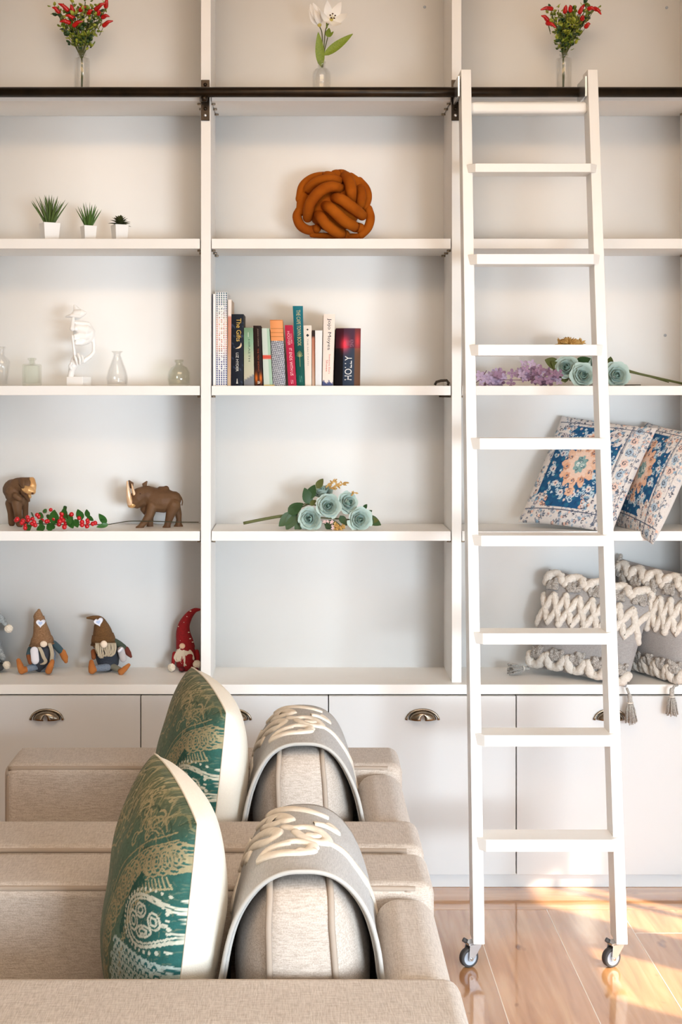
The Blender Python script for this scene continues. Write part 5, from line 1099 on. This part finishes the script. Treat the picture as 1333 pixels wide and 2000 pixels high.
# ------------------------------------------------------------------ books on the middle bay's third shelf
M_pages = mat('book_pages', (226, 212, 184), 0.9, noi=(300, (206, 190, 160), (40, 40, 600)))
M_spine = mat('printed_cover', (255, 255, 255), 0.5, vcol=True, spec=0.12)
YS = 4.535
def shade(n, m, f):                                   # spine print: rows of f(u, v), v up
    return np.array([[lin(f(2 * i / (n - 1) - 1, j / (m - 1))) for j in range(m)] for i in range(n)])
TXT = {}
def letters(s):
    if s not in TXT:
        c = D.curves.new('lettering', 'FONT'); c.body = s; c.resolution_u = 3; o = D.objects.new('lettering', c); COL.objects.link(o)
        bpy.context.view_layer.update(); me = D.meshes.new_from_object(o.evaluated_get(bpy.context.evaluated_depsgraph_get())); D.objects.remove(o); D.curves.remove(c)
        v = np.array([p.co[:] for p in me.vertices]); TXT[s] = (v, [tuple(p.vertices) for p in me.polygons]); D.meshes.remove(me)
    return TXT[s]
INK = {}
def ink(c, metal=0.0):
    if (c, metal) not in INK: INK[(c, metal)] = mat('print_ink', c, 0.6, metal, spec=0.1)
    return INK[(c, metal)]
def book(label, b0, b1, t0, t1, ytop, f, depth=0.155, edge=(40, 40, 44), texts=(), n=9, m=40, hard=False, Y=YS, yaw=0.0):
    """bottom x range, top x range and top y of the spine in pixels"""
    zb = ZR[2]; A, B = W(b0, 0, Y).x, W(b1, 0, Y).x; Ct, Dt = W(t0, 0, Y).x, W(t1, 0, Y).x; zt = EYE - (ytop - CY) * Y / F
    t = thing('book', label, 'book', ((A + B) / 2, Y, zb), 'books on the third shelf'); h = zt - zb; w = B - A
    def S(u, v, d=0.0):                                # u -1..1 across, v 0..1 up, d depth
        xl = A + (Ct - A) * v; xr = B + (Dt - B) * v; return Vector(((xl + xr) / 2 + u * (xr - xl) / 2 + yaw * d, Y + d, zb + h * v))
    bow = 0.12 if hard else 0.05
    P = [[S(-1 + 2 * i / (n - 1), j / (m - 1), bow * w * (-1 + 2 * i / (n - 1)) ** 2) for j in range(m)] for i in range(n)]
    cv = shade(n, m, f).reshape(-1, 3); mb = MB().grid(P, flip=True); k0 = len(mb.v)
    e = w * bow; th = 0.0022 if hard else 0.0009
    for s in (-1, 1):                                  # boards, leaving the page block between them
        q = [S(s, 0, e), S(s, 1, e), S(s, 1, depth), S(s, 0, depth)]; i_ = Vector((-s * th, 0, 0))
        mb.hexa([q[0], q[3], q[3] + i_, q[0] + i_, q[1], q[2], q[2] + i_, q[1] + i_])
    q = [S(-1, 0, e), S(1, 0, e), S(1, 0, e + th), S(-1, 0, e + th)]; r = [S(-1, 1, e), S(1, 1, e), S(1, 1, e + th), S(-1, 1, e + th)]; mb.hexa(q + r)
    o = mb.build('cover', M_spine, t, smooth=False)
    col = np.concatenate([cv, np.tile(np.array(lin(edge)), (len(mb.v) - k0, 1))]); rgba = np.concatenate([col, np.ones((len(col), 1))], 1).astype(np.float32)
    at = o.data.attributes.new('Col', 'FLOAT_COLOR', 'POINT'); at.data.foreach_set('color', rgba.ravel())
    g = 0.97 if hard else 0.995; uu = 1 - 2.2 * th / w
    q = [S(-uu, 1 - g, e + th + 0.0003), S(uu, 1 - g, e + th + 0.0003), S(uu, 1 - g, depth - 0.003), S(-uu, 1 - g, depth - 0.003)]; r = [S(-uu, g, e + th + 0.0003), S(uu, g, e + th + 0.0003), S(uu, g, depth - 0.003), S(-uu, g, depth - 0.003)]
    MB().hexa(q + r).build('pages', M_pages, t, smooth=False)
    for (s, v0, v1, u0, u1, c, up) in texts:           # printed words: along v0..v1, across u0..u1
        V, fs = letters(s); lo, hi = V.min(0), V.max(0); a = (V[:, 0] - lo[0]) / (hi[0] - lo[0]); b_ = (V[:, 1] - lo[1]) / max(1e-6, hi[1] - lo[1]); pts = []
        for x, y in zip(a, b_):
            v = v0 + (v1 - v0) * x if up else v1 - (v1 - v0) * x; u = u1 - (u1 - u0) * y if up else u0 + (u1 - u0) * y
            p = S(u, v, bow * w * u * u); p.y -= 0.0004; pts.append(p)
        MB().add(pts, fs).build('lettering', ink(c), t, smooth=False)
    return t, S
def band(*st):                                         # colour bands from the bottom up: (v, colour)...
    def f(u, v):
        for top, c in st:
            if v <= top: return c
        return st[-1][1]
    return f
def blend(*st):
    def f(u, v): return tuple(np.interp(v, [s[0] for s in st], [s[1][k] for s in st]) for k in range(3))
    return f
R = random.Random(12)
book('slim white book with dark edge against the left upright', 414.5, 421, 414.5, 421, 574, lambda u, v: (70, 70, 78) if u < -0.35 else (228, 226, 224), edge=(206, 206, 206), depth=0.19)
def mosaic(u, v):
    a, b = (u + 1) * 2.5, v * 42
    if a % 1 < 0.22 or b % 1 < 0.25: return (232, 232, 232)
    t_ = blend((0, (52, 66, 120)), (0.28, (74, 72, 118)), (0.4, (196, 138, 120)), (0.7, (206, 160, 140)), (0.82, (104, 116, 130)), (1, (66, 98, 114)))(u, v); return tuple(c * R.uniform(0.75, 1.15) for c in t_)
book('tallest book, mosaic-patterned spine in blue, white and rose', 421.5, 444, 421.5, 444, 570.5, mosaic, edge=(214, 212, 210), n=26, m=170, depth=0.19, texts=[('CIVILIZATIONS', 0.16, 0.86, -0.45, 0.45, (238, 236, 232), True)])
book('thin dusty pink book right of the mosaic spine', 444.8, 451, 445.5, 452.5, 585, blend((0, (196, 170, 140)), (0.5, (190, 140, 112)), (0.8, (196, 130, 112)), (0.82, (224, 212, 204)), (1, (226, 216, 208))), edge=(196, 172, 150), depth=0.18)
def gifts(u, v): return (22, 26, 36) if R.random() > 0.04 else (52, 62, 82)
t, S = book('black book with gold title and pale crescent on the spine', 451.8, 475, 452, 476, 613.5, gifts, edge=(20, 22, 28), texts=[('The Gifts', 0.62, 0.94, -0.15, 0.62, (208, 172, 84), False), ('LIZ HYDER', 0.20, 0.46, -0.2, 0.22, (214, 212, 206), False)])
arc = [S(0.62 - 0.9 * k / 8 + 0.25 * math.sin(k / 8 * 3.14) * 1.2, 0.60 - 0.08 * k / 8 - 0.015 * math.sin(k / 8 * 3.14), -0.0006) for k in range(9)]
MB().tube(arc, [0.0006 + 0.0028 * math.sin(math.pi * k / 8) for k in range(9)], 6, flat=0.2, side=(0, 1, 0)).build('crescent_print', ink((222, 200, 168)), t)
MB().tube([S(0, 0.03, -0.0004), S(0, 0.06, -0.0004), S(0, 0.10, -0.0004)], [0.0032, 0.0018, 0.001], 8, flat=0.15, side=(0, 1, 0)).build('emblem_print', ink((206, 204, 198)), t)
book('sage green book fading to beige, grey foot', 476.8, 497, 476.8, 494.5, 640, lambda u, v: (120, 122, 126) if v < 0.15 + 0.05 * u else blend((0.15, (188, 182, 160)), (0.5, (176, 182, 156)), (0.75, (134, 170, 140)), (1, (112, 142, 112)))(u, v), edge=(160, 166, 150), texts=[('HIRAETH', 0.42, 0.80, -0.1, 0.3, (72, 92, 84), False), ('I', 0.84, 0.92, -0.12, -0.02, (214, 220, 206), False)])
def ember(u, v):
    g = math.exp(-((v - 0.13) / 0.09) ** 2) * max(0, 1 - abs(abs(u) - 0.55) * 1.6); return (34 + 200 * g, 18 + 100 * g, 14 + 20 * g)
book('dark brown book with ember glow at its foot', 498, 513.5, 495, 510, 636, ember, edge=(28, 16, 12), n=11, m=60, texts=[('JOANNA CANNON', 0.66, 0.95, -0.05, 0.3, (150, 130, 110), False), ('THE TIDY ENDING', 0.24, 0.62, -0.12, 0.28, (150, 74, 44), False), ('a', 0.03, 0.08, -0.25, 0.35, (226, 214, 196), False)])
t, S = book('pale mint book with a red band round its middle', 515.5, 533, 511.5, 526.5, 641, lambda u, v: (206, 84, 68) if 0.46 < v < 0.535 else ((160, 188, 166) if u > 0.2 else (196, 206, 196)), edge=(206, 204, 170), n=11, m=60)
MB().box((S(-1, 0).x, YS - 0.004, ZR[2]), (S(1.4, 0).x, YS + 0.0, ZR[2] + 0.0035)).build('yellow_tag', mat('yellow_paper', (216, 196, 112), 0.7), t, smooth=False)
def wave(u, v):
    if v > 0.68: return (150, 96, 52) if abs((v - 0.68) * 16 % 1 - 0.5) > 0.46 else (228, 152, 98)
    return (206, 208, 212) if (math.sin(u * 12 + v * 70) * math.sin(v * 150 - u * 8)) > 0.12 else (98, 100, 112)
book('orange-topped book with grey herringbone lower spine', 533.8, 558.5, 527.5, 552.5, 624.5, wave, edge=(206, 150, 104), n=24, m=150, hard=True)
book('crimson book with white lettering, leaning left', 563.5, 579.5, 556.5, 572, 635, lambda u, v: (176, 34, 66), edge=(104, 16, 36), texts=[('HOOVER', 0.67, 0.90, -0.5, 0.15, (228, 178, 186), False), ('COLLEEN', 0.70, 0.86, 0.3, 0.62, (228, 178, 186), False), ('IT ENDS WITH US', 0.17, 0.62, -0.3, 0.4, (236, 200, 204), False), ('S', 0.03, 0.1, -0.3, 0.3, (224, 150, 164), False)])
t, S = book('tall teal book with gold lettering and plant emblem', 580.5, 595.5, 572, 592, 597.5, blend((0, (16, 84, 74)), (0.45, (18, 74, 68)), (0.7, (22, 92, 102)), (1, (30, 112, 126))), edge=(24, 66, 70), hard=True, texts=[('THE CAPE TOWN BOOK', 0.50, 0.95, -0.35, 0.45, (200, 188, 132), False), ('S', 0.04, 0.13, -0.3, 0.4, (74, 130, 118), False)])
for k in range(9): MB().tube([S(0, 0.36, -0.0006), S(0.75 * math.sin(-1.3 + 0.325 * k), 0.36 + 0.075 * math.cos(-1.3 + 0.325 * k), -0.0006)], 0.0007, 5).build('emblem_print', ink((170, 176, 124)), t)
MB().tube([S(0, 0.44, -0.0006), S(0, 0.24, -0.0006)], 0.0009, 5).build('emblem_print', ink((170, 176, 124)), t)
t, S = book('cream book with small black motif, right of the tall teal one', 596.5, 609, 593, 609, 635.5, lambda u, v: (226, 216, 204), edge=(214, 202, 186), texts=[('THE SALT PATH', 0.34, 0.78, -0.15, 0.15, (122, 122, 120), False)])
for v, r in ((0.93, 0.0026), (0.835, 0.004)):
    for k in range(4): p = S(0, v, -0.0005); a = k * math.pi / 2; MB().ball(p + Vector((math.cos(a), 0, math.sin(a))) * r * 0.6, (r * 0.55, 0.0004, r * 0.55), 8, 5).build('motif_print', ink((44, 44, 46)), t)
book('thin terracotta book set back beside the cream one', 610, 616, 609.6, 615.5, 645, blend((0, (206, 180, 160)), (0.6, (200, 140, 116)), (0.86, (190, 124, 100)), (0.9, (52, 40, 38)), (1, (60, 48, 44))), edge=(176, 128, 100), Y=YS + 0.012, depth=0.15)
book('plain white book left of the tall pink-lettered one', 616.5, 628.5, 616, 630, 645.5, blend((0, (220, 222, 226)), (1, (232, 232, 230))), edge=(222, 220, 216))
book('white book with black and red lettering, blue foot', 630, 650.5, 632.5, 655, 613.5, lambda u, v: (74, 84, 128) if v < 0.055 + 0.02 * math.sin(u * 6) else (234, 222, 212), edge=(214, 200, 180), m=70, texts=[('Jojo Moyes', 0.50, 0.94, -0.35, 0.4, (34, 36, 50), False), ("Someone Else's", 0.17, 0.44, 0.1, 0.42, (206, 92, 84), False), ('Shoes', 0.20, 0.36, -0.4, -0.08, (206, 92, 84), False)])
def holly(u, v):
    g = math.exp(-(((u + 0.25) / 0.34) ** 2 + ((v - 0.72) / 0.13) ** 2)) + 0.6 * math.exp(-(((u - 0.75) / 0.22) ** 2 + ((v - 0.78) / 0.14) ** 2)); b = (16, 14, 18) if u < -0.35 else ((46, 58, 76) if u < 0.55 else (104, 74, 56))
    if v > 0.66: b = tuple(0.5 * x + 0.5 * y for x, y in zip(b, (96, 30, 48)))
    return tuple(min(255, x + g * y) for x, y in zip(b, (176, 26, 30)))
t, S = book('thick dark hardback with red glow, last on the right', 654, 704, 657, 705.5, 641, holly, edge=(40, 24, 24), n=28, m=60, hard=True, depth=0.165, texts=[('HOLLY', 0.10, 0.52, -0.24, 0.32, (226, 226, 224), True), ('STEPHEN', 0.70, 0.79, -0.2, 0.1, (150, 104, 122), False), ('KING', 0.68, 0.80, 0.14, 0.42, (150, 104, 122), False)])
